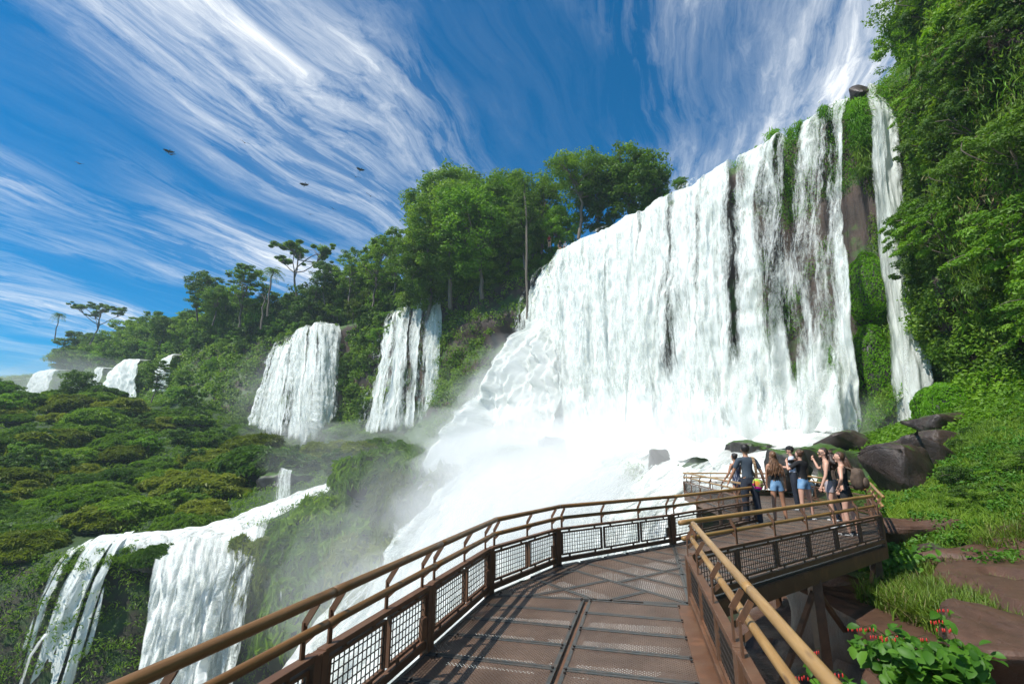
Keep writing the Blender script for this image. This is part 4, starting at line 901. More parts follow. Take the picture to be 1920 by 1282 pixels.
for i_, (a_, b_, w__) in enumerate([(1395, 296, .5), (1420, 280, .4), (1482, 246, .5), (1520, 228, .5), (1572, 200, .6), (1588, 192, .5), (1350, 318, .35), (1250, 370, .4)]):
    tuft(WZ(a_, b_+4, ZR+.2), w__, .8, 240, 'moss_green', 450+i_, 'small grass tuft on the straight lip of the main fall', grp='small grass tufts on the lip', blade=.38)
tuft(WD(755, 562, 73.5), 1.6, 2.2, 500, 'grass_mound', 416, 'green tuft splitting the top of the split fall', blade=.7, asp=.2)
tuft(WD(812, 560, 71), 1.0, 5, 700, 'grass_mound', 417, 'green strip between the split fall and its thin right strand', blade=.7, asp=.2)
boulder(WD(1612, 175, 28.8), (1.5, 1.5, 1.5), 421, .3, 'dark brown boulder at the very top between the two right-hand falls', rough=.06)
# ---- side stream
def ribbon(pts, w0, w1, mat, name, label, seed=0, arch=.25, **kw):
    P, s = resample(np.array(pts, float), 60); T = unit(np.gradient(P, axis=0)); Sd = unit(np.cross(T, [0, 0, 1.])); V = np.zeros((60, 14, 3)); wd = np.linspace(w0, w1, 60)
    for j in range(14):
        k = j/13*2-1; V[:, j] = P + Sd*(wd*k/2)[:, None] + unit(np.cross(Sd, T))*(arch*(1-k*k)*wd)[:, None]
    V += fbm(V*2., 3, seed)[..., None]*.12
    kk = np.linspace(-1, 1, 14)[None, :].repeat(60, 0)
    return link(name, nmesh(name, V.reshape(-1, 3), gridfaces(60, 14), MATS[mat], {'dens': 1.12-.3*np.abs(kk)**2}, np.stack([(kk*np.mean(wd)/2+3).ravel(), np.repeat(s, 14)], 1)), None, label, **kw)
ribbon([WD(1715, 828, 25), WD(1685, 838, 23), WD(1662, 858, 20.5), WD(1650, 900, 19), WD(1640, 945, 17.5)], 1.3, .9, 'water_foam', 'waterfall', 'little side stream tumbling between the dark boulders under the narrow fall', 5, cat='waterfall')
ribbon([WD(1738, 775, 23.5), WD(1732, 800, 23), WD(1715, 835, 22.4)], .5, .9, 'water_strands', 'waterfall', 'small arching spout beside the foot of the narrow fall', 6, cat='waterfall')
ribbon([WD(1560, 705, 26.6), WD(1552, 760, 26.2), WD(1540, 820, 25.6)], .8, 2.6, 'water_strands', 'waterfall', 'flaring white skirt of water on the moss at the right foot of the main fall', 7, cat='waterfall')
ribbon([WD(1500, 815, 26.5), WD(1470, 850, 24), WD(1440, 880, 21.5), WD(1420, 930, 19.5)], 4.5, 3.6, 'water_foam', 'rapids', None, 8, .08, kind='structure')
ribbon([WD(1600, 835, 25.5), WD(1520, 845, 24), WD(1480, 850, 23)], 2.0, 3.0, 'water_foam', 'rapids', None, 9, .08, kind='structure')
boulder(WD(533, 912, 50.0)-[0, 0, .3], (5.5, 3, 3.4), 431, .2, 'mossy rock step behind the short white chute', 'mossy_rock')
GS = 'shrubs on the grassy bank'
for q in range(13):
    px_, py_ = R.uniform(1720, 1960), R.uniform(800, 985); D_ = 13.5+R.random()*3 if py_ < 880 else 11.8+R.random()*1.2; p = WD(px_, py_, D_); p[2] = float(height(p[0], p[1]))
    place(['wallbush', 'wallbush2', 'wallbush3'][R.integers(3)], p-[0, 0, .2], .16+.2*R.random(), R.random()*6, GS, 'among the long grass of the bank below the jungle wall')
# ---- near bank grass
G2 = hgrid(5.5, 20, 5, 17, .25)
SLAB_IN = lambda x, y: (x > 5.0) & (x < 9.3) & (y > 5.1) & (y < 10)
def zb(x, y): return height(x, y)
def w_slope(a):
    x, y = a[..., 0], a[..., 1]; px = 960+900*x/(y*cp+(a[..., 2]-1.6)*sp)
    return ((y > 11.2) & (x > 8.6+(y-11.2)*.35)).astype(float)
P, N = surf_points(G2, 9000, 81, w_slope); Rr = rng(82); nb = 26; n = len(P)*nb
c = np.repeat(P, nb, 0) + Rr.normal(size=(n, 3))*[.12, .12, .05] + [0, 0, .08]; a = unit(np.array([-.6, -.8, .3])+Rr.normal(size=(n, 3))*.6)
link('grass', leafmesh('grass', c, a, .20*(.5+.9*Rr.random(n)), 'grass_mound', 83, .14, .1, np.clip(np.repeat(fbm(P*.8, 2, 3)*.9+.6, nb)+.2*Rr.normal(size=n), 0, 1), droop=1.6), kind='stuff', label='long bright grass on the bank below the jungle wall', cat='grass')
def w_near(a):
    x, y = a[..., 0], a[..., 1]; n_ = fbm(np.stack([x*.9, y*.9, x*0], -1), 2, 6)
    A_ = ((x-(7.0))/1.75)**2+((y-7.8)/1.3)**2 < 1
    B_ = ((x-8.0)/.7)**2+((y-10.4)/.7)**2 < 1
    C_ = ((x-10.2)/.8)**2+((y-10.3)/.35)**2 < 1
    return A_*1.0+B_*.9+C_*.8
def blades(P, nb, L, mat, seed, name, label):
    Rr = rng(seed); n = len(P)*nb; c = np.repeat(P, nb, 0)+Rr.normal(size=(n, 3))*[.09, .09, 0]; L = L*(.5+.8*Rr.random(n)); az = Rr.random(n)*2*PI; ben = .3+.9*Rr.random(n); wd_ = .010+.008*Rr.random(n)
    d = np.stack([np.cos(az), np.sin(az), 0*az], 1); sd_ = np.stack([-np.sin(az), np.cos(az), 0*az], 1); rows = []
    for k in (0, .33, .66, 1):
        z = L*k*(1-.35*ben*k); o = L*ben*k*k*.8; p = c + d*o[:, None]; p[:, 2] += z; rows.append((p, wd_*(1-k*.9)))
    V = np.stack([q for p, w_ in rows for q in (p-sd_*w_[:, None], p+sd_*w_[:, None])], 1); i = np.arange(n)[:, None]*8
    F_ = np.concatenate([i+np.array([[2*k, 2*k+1, 2*k+3, 2*k+2]]) for k in range(3)]); 
    link(name, nmesh(name, V.reshape(-1, 3), F_, MATS[mat], {'rnd': np.repeat(Rr.random(n), 8)}, smooth=False), kind='stuff', label=label, cat='grass')
P, N = surf_points(G2, 1500, 84, w_near); inn = SLAB_IN(P[:, 0], P[:, 1]); P[inn, 2] = -.84; P = P[P[:, 0] > 5.9]
blades(P, 14, .42, 'grass_blade', 85, 'grass', 'tall fresh grass on the near rock')
P, N = surf_points(G2, 380, 86, w_near); inn = SLAB_IN(P[:, 0], P[:, 1]); P[inn, 2] = -.84; P = P[P[:, 0] > 5.9]
blades(P, 10, .38, 'dry_blade', 87, 'grass', 'dry straw-coloured grass on the near rock')
link('rock_ledge', nmesh('rock_ledge', np.concatenate(VV), np.concatenate(FF), MATS['ledge_rock']), None, 'broad reddish-brown rock ledge in the shade under the boardwalk', 'rock ledge')
G3 = hgrid(15.5, 27, 13, 29, .4); P, N = surf_points(G3, 2600, 91); Pl, Nl, r = clumps(P+[0, 0, .15], .4, 36, 92, .7, .5)
link('undergrowth', leafmesh('undergrowth', Pl, Nl, .15*(.6+.8*rng(93).random(len(Pl))), 'leaf_bright', 94, .5, .2, r), kind='stuff', label='low plants at the foot of the jungle wall', cat='undergrowth')
P, N = surf_points(G2, 900, 95, lambda a: ((a[..., 0] > 8.5)*(a[..., 1] > 8)*(fbm(a*.8, 2, 44) > .0)).astype(float)); Pl, Nl, r = clumps(P+[0, 0, .25], .22, 26, 96, .5, .5)
link('undergrowth', leafmesh('undergrowth', Pl, Nl, .09*(.6+.8*rng(97).random(len(Pl))), 'leaf_near', 98, .5, .2, r), kind='stuff', label='low creeping plants on the near bank', cat='undergrowth')
# leafy plants with red flowers
def leafy(c, s, n, seed, label, flowers=0):
    Rr = rng(seed); e = empty('flowering_plant' if flowers else 'leafy_plant', c, label=label, cat='plant'); mb = MB(); Pp, Nn = [], []
    for k in range(n):
        a = Rr.random()*2*PI; L = s*(.5+.6*Rr.random()); q = np.linspace(0, 1, 6)[:, None]; d = np.array([math.cos(a), math.sin(a), 0])*(.35+.5*Rr.random())
        C = d*q*L + np.array([0, 0, 1.])*(q*L*.9-q**2*L*.25); mb.tube(C, np.linspace(.008, .003, 6), 5, False)
        for c_ in C[1:]:
            for _ in range(4): Pp.append(c_+Rr.normal(size=3)*.055); Nn.append(np.array([-.2, -.4, .9])+Rr.normal(size=3)*.45)
        if k < flowers:
            top = C[-1]; st = top+np.array([Rr.normal()*.1-.08, Rr.normal()*.1, .22]); mb.tube([top, (top+st)/2+[0, 0, .02], st, st+[-.10, 0, -.02]], .003, 4, False)
            fm = MB()
            for m_ in range(5):
                p = st+np.array([-.03*m_, Rr.normal()*.012, -.02-.012*Rr.random()]); fm.tube([p, p-[0, 0, .012], p-[0, 0, .03], p-[0, 0, .038]], [.002, .006, .0065, .001], 7)
            fm.build('flower_spike', MATS['red_flower'], e, True)
    mb.build('stem', MATS['leaf_dark'], e, True); Pp = np.array(Pp)
    link('leaves', leafmesh('leaves', Pp, np.array(Nn), .12*(.6+.9*Rr.random(len(Pp))), 'leaf_near', seed, .62, .2, oval=True), e)
leafy(WD(1750, 1262, 5.3)+[0, 0, -.15], .62, 34, 501, 'bushy broad-leaved plant with red tube flowers beside the big smooth boulder', 6)
leafy(WD(1690, 1250, 5.6)+[0, 0, -.25], .55, 22, 502, 'broad-leaved plant with a few red flowers against the shaded rock', 4)
leafy(WD(1600, 1290, 4.9)+[0, 0, -.35], .5, 14, 503, 'leafy plant with coral red flower spikes at the bottom edge', 4)
leafy(WD(1820, 1200, 6.4)+[0, 0, -.1], .4, 12, 504, 'small broad-leaved plant in front of the tall grass', 2)
leafy(WD(1660, 1080, 10)+[0, 0, -.1], .7, 26, 505, 'light green fern-like plant at the corner of the boardwalk')
leafy(WD(1700, 1060, 10.3)+[0, 0, -.1], .5, 16, 506, 'low leafy plant on the ledge right of the fern-like one')
leafy((4.3, 7.9, -2.5), .7, 20, 507, 'dim bush in the shade under the boardwalk')
# ================================================================== WALKWAY
m, t = newmat('brown_paint'); g = coords(t)
n = t.noise(g, 6, 6, .6); n2 = t.noise(g, 60, 3, .6)
col = t.mix(t.ramp(n, [(.4, 0), (.75, 1)]), (.115, .052, .026), (.15, .085, .05)); col = t.mix(t.ramp(n2, [(.60, 0), (.78, .8)]), col, (.05, .03, .022)); col = t.mix(t.ramp(t.noise(g, 2.3, 8, .7), [(.52, 0), (.66, .7)]), col, (.22, .10, .05)); col = t.mix(t.ramp(t.noise(t.mapping(g, (1, 1, .3)), 11, 5, .7), [(.6, 0), (.72, .6)]), col, (.045, .03, .025))
t.l.new(t.add('ShaderNodeBsdfPrincipled', ins={'Base Color': col, 'Roughness': t.math('ADD', .38, t.math('MULTIPLY', n, .3))}).outputs[0], t.out.inputs[0])
m, t = newmat('dark_steel'); g = coords(t); n = t.noise(g, 14, 6, .65)
t.l.new(t.add('ShaderNodeBsdfPrincipled', ins={'Base Color': t.mix(t.ramp(n, [(.42, 0), (.68, 1)]), (.055, .062, .062), (.13, .10, .08)), 'Roughness': t.math('ADD', .25, t.math('MULTIPLY', n, .35)), 'Metallic': .25, 'Normal': t.add('ShaderNodeBump', ins={'Strength': .3, 'Distance': .004, 'Height': n})}).outputs[0], t.out.inputs[0])
m, t = newmat('black_steel')
t.l.new(t.add('ShaderNodeBsdfPrincipled', ins={'Base Color': (.03, .022, .018, 1), 'Roughness': .5}).outputs[0], t.out.inputs[0])
def M_wood(name, a, b, c):
    m, t = newmat(name); uv = coords(t, 'UV'); g = coords(t)
    n = t.noise(t.mapping(uv, (14, 1.6, 1)), 1, 7, .65, .6); k = t.add('ShaderNodeTexVoronoi', ins={'Scale': 1.0, 'Vector': t.mapping(uv, (9, 2.2, 1))}).outputs[0]
    col = t.mix(t.ramp(n, [(.35, 0), (.65, 1)]), a, b); col = t.mix(t.ramp(k, [(.06, .85), (.16, 0)]), col, c)
    col = t.mix(t.ramp(t.noise(g, 1.7, 5, .6), [(.4, 0), (.75, .5)]), col, c)
    t.l.new(t.add('ShaderNodeBsdfPrincipled', ins={'Base Color': col, 'Roughness': .42, 'Normal': t.add('ShaderNodeBump', ins={'Strength': .35, 'Distance': .004, 'Height': n})}).outputs[0], t.out.inputs[0]); return m
M_wood('golden_wood', (.31, .165, .05), (.43, .255, .09), (.13, .065, .028))
M_wood('weathered_wood', (.16, .078, .026), (.25, .13, .045), (.06, .032, .016))
# expanded metal grating: holes are open
m, t = newmat('grating'); uv = coords(t, 'UV'); g = coords(t)
s = t.add('ShaderNodeSeparateXYZ', ins={0: uv})
U_ = t.math('MULTIPLY', s.outputs[0], 1/.032); Vv = t.math('MULTIPLY', s.outputs[1], 1/.018)
row = t.math('FLOOR', Vv); sh = t.math('MULTIPLY', t.math('MODULO', t.math('ABSOLUTE', row), 2), .5)
fu = t.math('SUBTRACT', t.math('FRACT', t.math('ADD', U_, sh)), .5); fv = t.math('SUBTRACT', t.math('FRACT', Vv), .5)
dd = t.math('ADD', t.math('MULTIPLY', t.math('ABSOLUTE', fu), 1.0), t.math('MULTIPLY', t.math('ABSOLUTE', fv), .8))
hole = t.math('LESS_THAN', dd, .19)
n = t.noise(g, 2.2, 5, .6)
col = t.mix(t.ramp(n, [(.35, 0), (.7, 1)]), (.10, .062, .042), (.19, .125, .088)); col = t.mix(t.ramp(t.noise(g, 23, 4, .6), [(.5, 0), (.75, .5)]), col, (.08, .05, .038))
p = t.add('ShaderNodeBsdfPrincipled', ins={'Base Color': col, 'Roughness': .45, 'Metallic': .1, 'Normal': t.add('ShaderNodeBump', ins={'Strength': .8, 'Distance': .006, 'Height': dd})})
t.l.new(t.add('ShaderNodeMixShader', ins={0: hole, 1: p, 2: t.add('ShaderNodeBsdfTransparent')}).outputs[0], t.out.inputs[0])
A2 = lambda *v: np.array(v, float)
P0, C1, C2, C3, C4, C5, C6, C7, C8, C9, CA = A2(-1.56, 1.3), A2(-.27, 6.1), A2(.66, 7.6), A2(2.92, 9.3), A2(5.78, 11.95), A2(6.95, 20.2), A2(10.9, 19.6), A2(9.5, 13.4), A2(6.72, 9.25), A2(1.95, 5.72), A2(.70, .6)
deckroot = empty('boardwalk', (0, 0, 0), kind='structure')
def clip(poly, a, b, c):           # keep a*x+b*y <= c
    out = []
    for i in range(len(poly)):
        p, q = poly[i], poly[(i+1) % len(poly)]; fp, fq = a*p[0]+b*p[1]-c, a*q[0]+b*q[1]-c
        if fp <= 0: out.append(p)
        if fp*fq < 0: out.append(p+(q-p)*fp/(fp-fq))
    return out
def shrink(poly, d):
    P = np.array(poly); c = P.mean(0); n = len(P); A = 0
    for i in range(n): A += P[i][0]*P[(i+1) % n][1]-P[(i+1) % n][0]*P[i][1]
    sg = 1 if A > 0 else -1; out = poly
    for i in range(n):
        a, b = P[i], P[(i+1) % n]; e = b-a; L = np.linalg.norm(e)
        if L < 1e-4: continue
        nn = np.array([e[1], -e[0]])/L*sg; out = clip(out, nn[0], nn[1], nn@a-d)
        if len(out) < 3: return []
    return out
gv, gf, guv = [], [], []
fmb = MB(); bolts = MB()
def prism(mb, poly, z0, z1):
    A = sum(poly[i][0]*poly[(i+1) % len(poly)][1]-poly[(i+1) % len(poly)][0]*poly[i][1] for i in range(len(poly)))
    if A < 0: poly = poly[::-1]
    n = len(poly); V = [(p[0], p[1], z0) for p in poly]+[(p[0], p[1], z1) for p in poly]
    mb.add(V, [tuple(range(n))[::-1], tuple(range(n, 2*n))]+[(i, (i+1) % n, n+(i+1) % n, n+i) for i in range(n)])
tri_v, tri_f, tri_uv = [], [], []
def section(poly, o, d, pitch, cols, shift=0.0):
    # panels in rows along d, separated by dark steel strips
    o = A2(*o); d = unit(A2(*d)); a = A2(d[1], -d[0]); P = np.array(poly)
    prism(fmb, shrink(list(P), .0), -.03, -.004)      # carrier frame is cut by panels below
    s = (P-o)@d; q = (P-o)@a
    for i in range(int(math.floor(s.min()/pitch))-1, int(math.ceil(s.max()/pitch))+1):
        for c0, c1 in cols:
            cell = [o+d*(i*pitch+shift)+a*c0, o+d*((i+1)*pitch+shift)+a*c0, o+d*((i+1)*pitch+shift)+a*c1, o+d*(i*pitch+shift)+a*c1]
            for k in range(len(P)):
                e0, e1 = P[k], P[(k+1) % len(P)]; e = e1-e0; A = 0
                for w_ in range(len(P)): A += P[w_][0]*P[(w_+1) % len(P)][1]-P[(w_+1) % len(P)][0]*P[w_][1]
                nn = A2(e[1], -e[0])/np.linalg.norm(e)*(1 if A > 0 else -1)
                cell = clip(cell, nn[0], nn[1], nn@e0)
                if len(cell) < 3: break
            if len(cell) < 3: continue
            inner = shrink(cell, .035)
            if len(inner) < 3: continue
            n0 = len(tri_v); tri_v.extend([(p[0], p[1], .004) for p in inner]); tri_uv.extend([((p-o)@a, (p-o)@d) for p in inner])
            tri_f.append(tuple(range(n0, n0+len(inner))))
            # steel frame strips round the panel
            m_ = len(inner); outer = shrink(cell, .004)
            for k in range(m_):
                p, q2 = inner[k], inner[(k+1) % m_]
                e = q2-p; L = np.linalg.norm(e)
                if L < .05: continue
                e = e/L; nn = A2(e[1], -e[0]); cc = np.mean(inner, 0)
                if nn@(cc-p) > 0: nn = -nn
                fmb.box((*((p+q2)/2+nn*.0155), -.006), (L+.062 if k % 2 == 0 else L, .031, .03+.001*(k % 2)), (np.r_[e, 0], np.r_[nn, 0], (0, 0, 1)))
            if cols and o[1] < 8:
                for sx in (0, 1):
                    for yy in (.25, .75):
                        pass
def noframe(*a): pass
_prism = prism
prism = lambda *a: None
d1 = unit(C1-P0)
S1o = A2(.84, 5.9)
section([P0-d1*1.2+[-.0, 0], C1, C9, CA+[0, -1.]], S1o, d1, .46, [(-3, -.02), (.02, 3)])
section([C1, C2, C9], C9, C2-C9, .62, [(-4, -.75), (-.75, .0), (0, 2)])
d3 = unit(C8-C9)
section([C2, C3, C9], C9, d3, .52, [(-3.6, -2.2), (-2.2, -1.1), (-1.1, .2)])
section([C3, C4, C7, C8, C9], C9, d3, .55, [(-6, -4.2), (-4.2, -2.8), (-2.8, -1.4), (-1.4, .3)])
section([C4, C5, C6, C7], C4, C5-C4, .6, [(-1, 1), (1, 2), (2, 3.4), (3.4, 6)])
prism = _prism
bo = MB()
for k_ in range(14):
    for w_ in (-.05, .05, .98, -1.0):
        p_ = S1o - d1*(k_*.46+.02) + A2(d1[1], -d1[0])*w_; bo.tube([(*p_, .012), (*p_, .024)], .011, 6)
        p_ = p_ - d1*.06; bo.tube([(*p_, .012), (*p_, .022)], .010, 6)
bo.build('bolt_head', MATS['black_steel'], deckroot)
tm = bpy.data.meshes.new('grating'); tm.from_pydata(tri_v, [], tri_f); ul = tm.uv_layers.new(name='UVMap')
for l in tm.loops: ul.data[l.index].uv = tri_uv[l.vertex_index]
tm.materials.append(MATS['grating']); link('grating', tm, deckroot)
fmb.build('panel_frame', MATS['dark_steel'], deckroot)
# beams under the deck, and a bar added to darken the seam
bm_ = MB(); outline = [P0-d1*1.2, C1, C2, C3, C4, C5, C6, C7, C8, C9, CA]
for a, b in zip(outline[:-1], outline[1:]): bm_.bar((*a, -.12), (*b, -.12), .06, .2)
for o_, d_, L_ in ((C9, C8-C9, 5.9), (C1, C9-C1, 2.25), (C2, C9-C2, 2.3), (C3, C8-C3, 3.8), (C4, C7-C4, 4), (P0, CA-P0, 2.5)):
    d_ = unit(d_); bm_.bar((*o_, -.1), (*(o_+d_*L_), -.1), .08, .14)
for k in np.linspace(.1, .95, 9):
    a, b = P0+(C1-P0)*k, CA+(C9-CA)*k; bm_.bar((*a, -.09), (*b, -.09), .05, .1)
for k in np.linspace(.05, .95, 8):
    a, b = C3+(C4-C3)*k, C9+(C8-C9)*k; bm_.bar((*a, -.09), (*b, -.09), .05, .1)
    a, b = C4+(C5-C4)*k, C7+(C6-C7)*k; bm_.bar((*a, -.09), (*b, -.09), .05, .1)
bm_.bar((*(S1o-d1*7), -.05), (*S1o, -.05), .16, .06)  # added bar blocking the bright water below so the seam gap looks dark
bm_.build('deck_beam_and_seam_darkener', MATS['brown_paint'], deckroot)
# flat side flange next to the right railing (brown)
fl = MB(); fl.bar((*(CA+[-.10, 0]), .008), (*(C9+[-.10, -.05]), .008), .14, .012); fl.build('side_plate', MATS['brown_paint'], deckroot)
pst = [(2.2, 6.2), (4.4, 7.6), (6.6, 9.4), (1.4, 3.4), (.3, 5.5), (3.2, 9.5), (6.1, 12.1), (9.2, 13.6), (7.2, 19.5), (10.4, 19.2), (-1.0, 2.6)]
for x, y in pst:
    mb = MB(); z0 = float(height(x, y))-.5; z0 = max(z0, -21)
    mb.bar((x, y, z0), (x, y, -.18), .14, .14, (0, 1, 0)); mb.build('support_post', MATS['brown_paint'], deckroot)
for (a, b) in (((2.2, 6.2), (4.4, 7.6)), ((4.4, 7.6), (6.6, 9.4)), ((1.4, 3.4), (2.2, 6.2))):
    for u_, v_ in ((-.3, -2.6), (-2.6, -.3)):
        mb = MB(); mb.bar((*a, u_), (*b, v_), .06, .06); mb.build('cross_brace', MATS['brown_paint'], deckroot)
# ---- railings
def uvtube(name, pts, rad, mat, parent, seg=14, wob=.003, seed=0):
    P, s = resample(np.array(pts, float), max(2, int(np.linalg.norm(np.diff(np.array(pts), axis=0), axis=1).sum()/.12)))
    T = unit(np.gradient(P, axis=0)); n = len(P); up = np.array([0, 0, 1.])
    x = unit(np.cross(T, up)); y = np.cross(T, x); a = np.linspace(0, 2*PI, seg+1)
    r = rad*(1+.06*fbm(np.stack([s*1.3, s*0+seed, s*0], -1), 3, 4)); off = fbm(np.stack([s*.8, s*0+seed, s*0+9], -1), 2, 6)*wob
    V = P[:, None] + (r[:, None, None])*(np.cos(a)[None, :, None]*x[:, None]+np.sin(a)[None, :, None]*y[:, None]) + (off[:, None]*x)[:, None]
    uv = np.stack(np.broadcast_arrays((a/(2*PI)*.25)[None, :]+seed*.37, s[:, None]+seed*3.1), -1)
    fc = gridfaces(n, seg+1)
    m = nmesh(name, V.reshape(-1, 3), fc, MATS[mat], uv=uv.reshape(-1, 2))
    bm = bmesh.new(); bm.from_mesh(m)
    bmesh.ops.remove_doubles(bm, verts=bm.verts, dist=1e-5); bmesh.ops.holes_fill(bm, edges=[e for e in bm.edges if e.is_boundary]); bm.to_mesh(m); bm.free()
    return link(name, m, parent)
HR, MR, TB = .83, .665, .50
rsd = [0]
def railing(a, b, label, inside, npan, wood='golden_wood', pw=None, ext=(0, 0), frame='brown_paint', wire=True):
    # inside: unit vector towards the deck
    rsd[0] += 1; a, b = A2(*a), A2(*b); L = np.linalg.norm(b-a); d = (b-a)/L; q = A2(-d[1], d[0]); q = q if q@(inside-a) > 0 else -q
    D3, Q3, Z3 = np.r_[d, 0], np.r_[q, 0], np.array([0, 0, 1.]); o = np.r_[a, 0]
    e = empty('railing', (*((a+b)/2), 0), label=label, cat='railing', group='railings round the boardwalk')
    def pt(s, w_, z): return o + D3*s + Q3*w_ + Z3*z
    def mk(mb, name, mat): return put(mb.build(name, MATS[mat]), e)
    for nm, z, off in (('handrail', HR, .085), ('lower_rail', MR, .06)):
        x = uvtube(nm, [pt(-ext[0]-.02, off, z), pt(L+ext[1]+.02, off, z)], .029 if nm == 'handrail' else .0255, wood, None, seed=rsd[0]*2+(nm == 'handrail')); put(x, e)
    mb = MB(); mb.box(pt(L/2, 0, TB), (L-.07, .065, .035), (D3, Q3, Z3)); bevel(mk(mb, 'top_beam', frame))
    mb = MB(); mb.box(pt(L/2, -.005, .07), (L-.07, .05, .06), (D3, Q3, Z3)); bevel(mk(mb, 'bottom_beam', frame))
    for s in (.0+.035, L-.035):
        mb = MB(); mb.box(pt(s, 0, .2), (.065, .07, .62), (D3, Q3, Z3)); bevel(mk(mb, 'post', frame))
    W = (L-.07)/npan
    for k in range(npan):
        s0, s1 = .07+W*k+.02, .07+W*(k+1)-.09 if k == npan-1 else .07+W*(k+1)-.03
        s0 += .02; z0, z1 = .14, TB-.055; cx, cz = (s0+s1)/2, (z0+z1)/2
        mb = MB()
        for z in (z0, z1): mb.box(pt(cx, 0, z), (s1-s0, .03, .022), (D3, Q3, Z3))
        for s in (s0, s1): mb.box(pt(s, .001, cz), (.024, .03, z1-z0+.02), (D3, Q3, Z3))
        for s in (s0+.15, s1-.15):
            for z in ((z1+TB)/2, .118): mb.box(pt(s, .002, z), (.03, .014, .045), (D3, Q3, Z3))
        pf = mk(mb, 'mesh_panel', 'black_steel' if frame != 'brown_paint' else 'brown_paint')
        wm = MB(); st = .052
        for s in np.arange(s0+st, s1-.01, st): wm.box(pt(s, .004, cz), (.006, .006, z1-z0), (D3, Q3, Z3))
        for z in np.arange(z0+st, z1-.01, st): wm.box(pt(cx, 0, z), (s1-s0, .006, .006), (D3, Q3, Z3))
        wo_ = wm.build('wire_mesh', MATS['black_steel']); wo_.parent = pf
        if k < npan:
            for s in ([s1+.03] if k < npan-1 else [L-.12]) + ([.12] if k == 0 else []):
                mb = MB(); mb.box(pt(s, -.01, (TB+.68)/2+.01), (.035, .012, .68-TB+.02), (D3, Q3, Z3))
                mb.bar(pt(s, -.01, .69), pt(s, .06, HR-.03), .035, .012, D3); mb.bar(pt(s, -.005, .60), pt(s, .045, MR-.02), .03, .01, D3)
                mk(mb, 'bracket', frame)
    mb = MB(); mb.box(pt(L-.16, .03, .22), (.09, .03, .16), (D3, Q3, Z3)); mk(mb, 'cable_box', frame)
    return e
mid = A2(2.5, 7.5); g1 = 'left side'
pA = P0+(C1-P0)*.36; pB = P0+(C1-P0)*.66
IN = A2(.8, 4)
railing(P0-d1*1.2, pA, 'nearest left-hand railing section with brown beam, cut by the bottom edge of the photo', IN, 3, 'weathered_wood', ext=(0, 0))
railing(pA, pB, 'left-hand railing section with two tall mesh panels, second from the camera', IN, 2, 'weathered_wood')
railing(pB, C1, 'left-hand railing section ending at the first bend of the deck', IN, 2, 'weathered_wood')
railing(C1, C2, 'short left-hand railing section between the two bends of the deck, two mesh panels', A2(2, 6), 2, 'weathered_wood', frame='dark_brown' if 'dark_brown' in MATS else 'brown_paint')
railing(C2, C3, 'left-hand railing section with three mesh panels silhouetted against white spray', A2(2.5, 7), 3, 'weathered_wood')
railing(C3, C4, 'railing section ending at the man in the grey shirt', A2(5, 9), 4, 'golden_wood')
railing(C4, C5, 'railing section running away past the girl in the spotted dress toward the falls', A2(8, 16), 6, 'golden_wood')
railing(C5, C6, 'farthest railing section of the platform, facing the falls', A2(8, 16), 4, 'golden_wood')
railing(C6, C7, 'railing section behind the photographer in the black top', A2(8, 16), 5, 'golden_wood')
railing(C7, C8, 'railing section at the right end of the platform behind the women in tank tops', A2(8, 11), 4, 'golden_wood')
railing(C8, C9+[.03, .02], 'long railing section on the right outer side, in front of the women', A2(5, 9), 6, 'golden_wood')
# near right: rails are on the outer side
cm = C9+(CA-C9)*.52
railing(C9, cm, 'near right-hand railing section with brown mesh panels and golden rails, at the deck corner', A2(5, 3), 3, 'golden_wood')
railing(cm, CA+(CA-cm)*.2, 'nearest right-hand railing section, cut by the bottom edge of the photo', A2(5, 3), 2, 'golden_wood')
# ================================================================== PEOPLE AND BIRDS
def M_cloth(name, c, rough=.85, c2=None, scale=40, kind='noise'):
    m, t = newmat(name); g = coords(t)
    if kind == 'dots':
        v = t.add('ShaderNodeTexVoronoi', ins={'Scale': scale, 'Randomness': 0.0, 'Vector': g}).outputs['Distance']; col = t.mix(t.ramp(v, [(.26, 1), (.32, 0)]), c, c2)
    elif kind == 'cells':
        v = t.add('ShaderNodeTexVoronoi', ins={'Scale': scale, 'Vector': t.mapping(g, (1, 1, 1.9))}).outputs['Color']; h = t.add('ShaderNodeSeparateColor', ins={0: v}).outputs[0]
        col = t.ramp(h, [(0, (.75, .02, .25)), (.28, (.75, .02, .25)), (.3, (.35, .55, .05)), (.5, (.35, .55, .05)), (.52, (.02, .25, .22)), (.7, (.02, .25, .22)), (.72, (.75, .3, .04)), (.85, (.12, .03, .2))], 'CONSTANT')
    elif kind == 'band':
        v = t.math('FRACT', t.math('MULTIPLY', t.add('ShaderNodeSeparateXYZ', ins={0: t.mapping(g, (1, 1, 1))}).outputs[2], scale)); n_ = t.noise(g, 60, 2, .5)
        col = t.mix(t.ramp(t.math('ADD', v, t.math('MULTIPLY', n_, .4)), [(.5, 0), (.6, 1)]), c, c2)
    else:
        col = t.mix(t.ramp(t.noise(g, scale, 4, .6), [(.35, 0), (.7, 1)]), c, c2 or tuple(x*.72 for x in c))
    bump = t.add('ShaderNodeBump', ins={'Strength': .5, 'Distance': .012, 'Height': t.noise(g, 14, 4, .6, .8)})
    t.l.new(t.add('ShaderNodeBsdfPrincipled', ins={'Base Color': col, 'Roughness': rough, 'Normal': bump}).outputs[0], t.out.inputs[0])
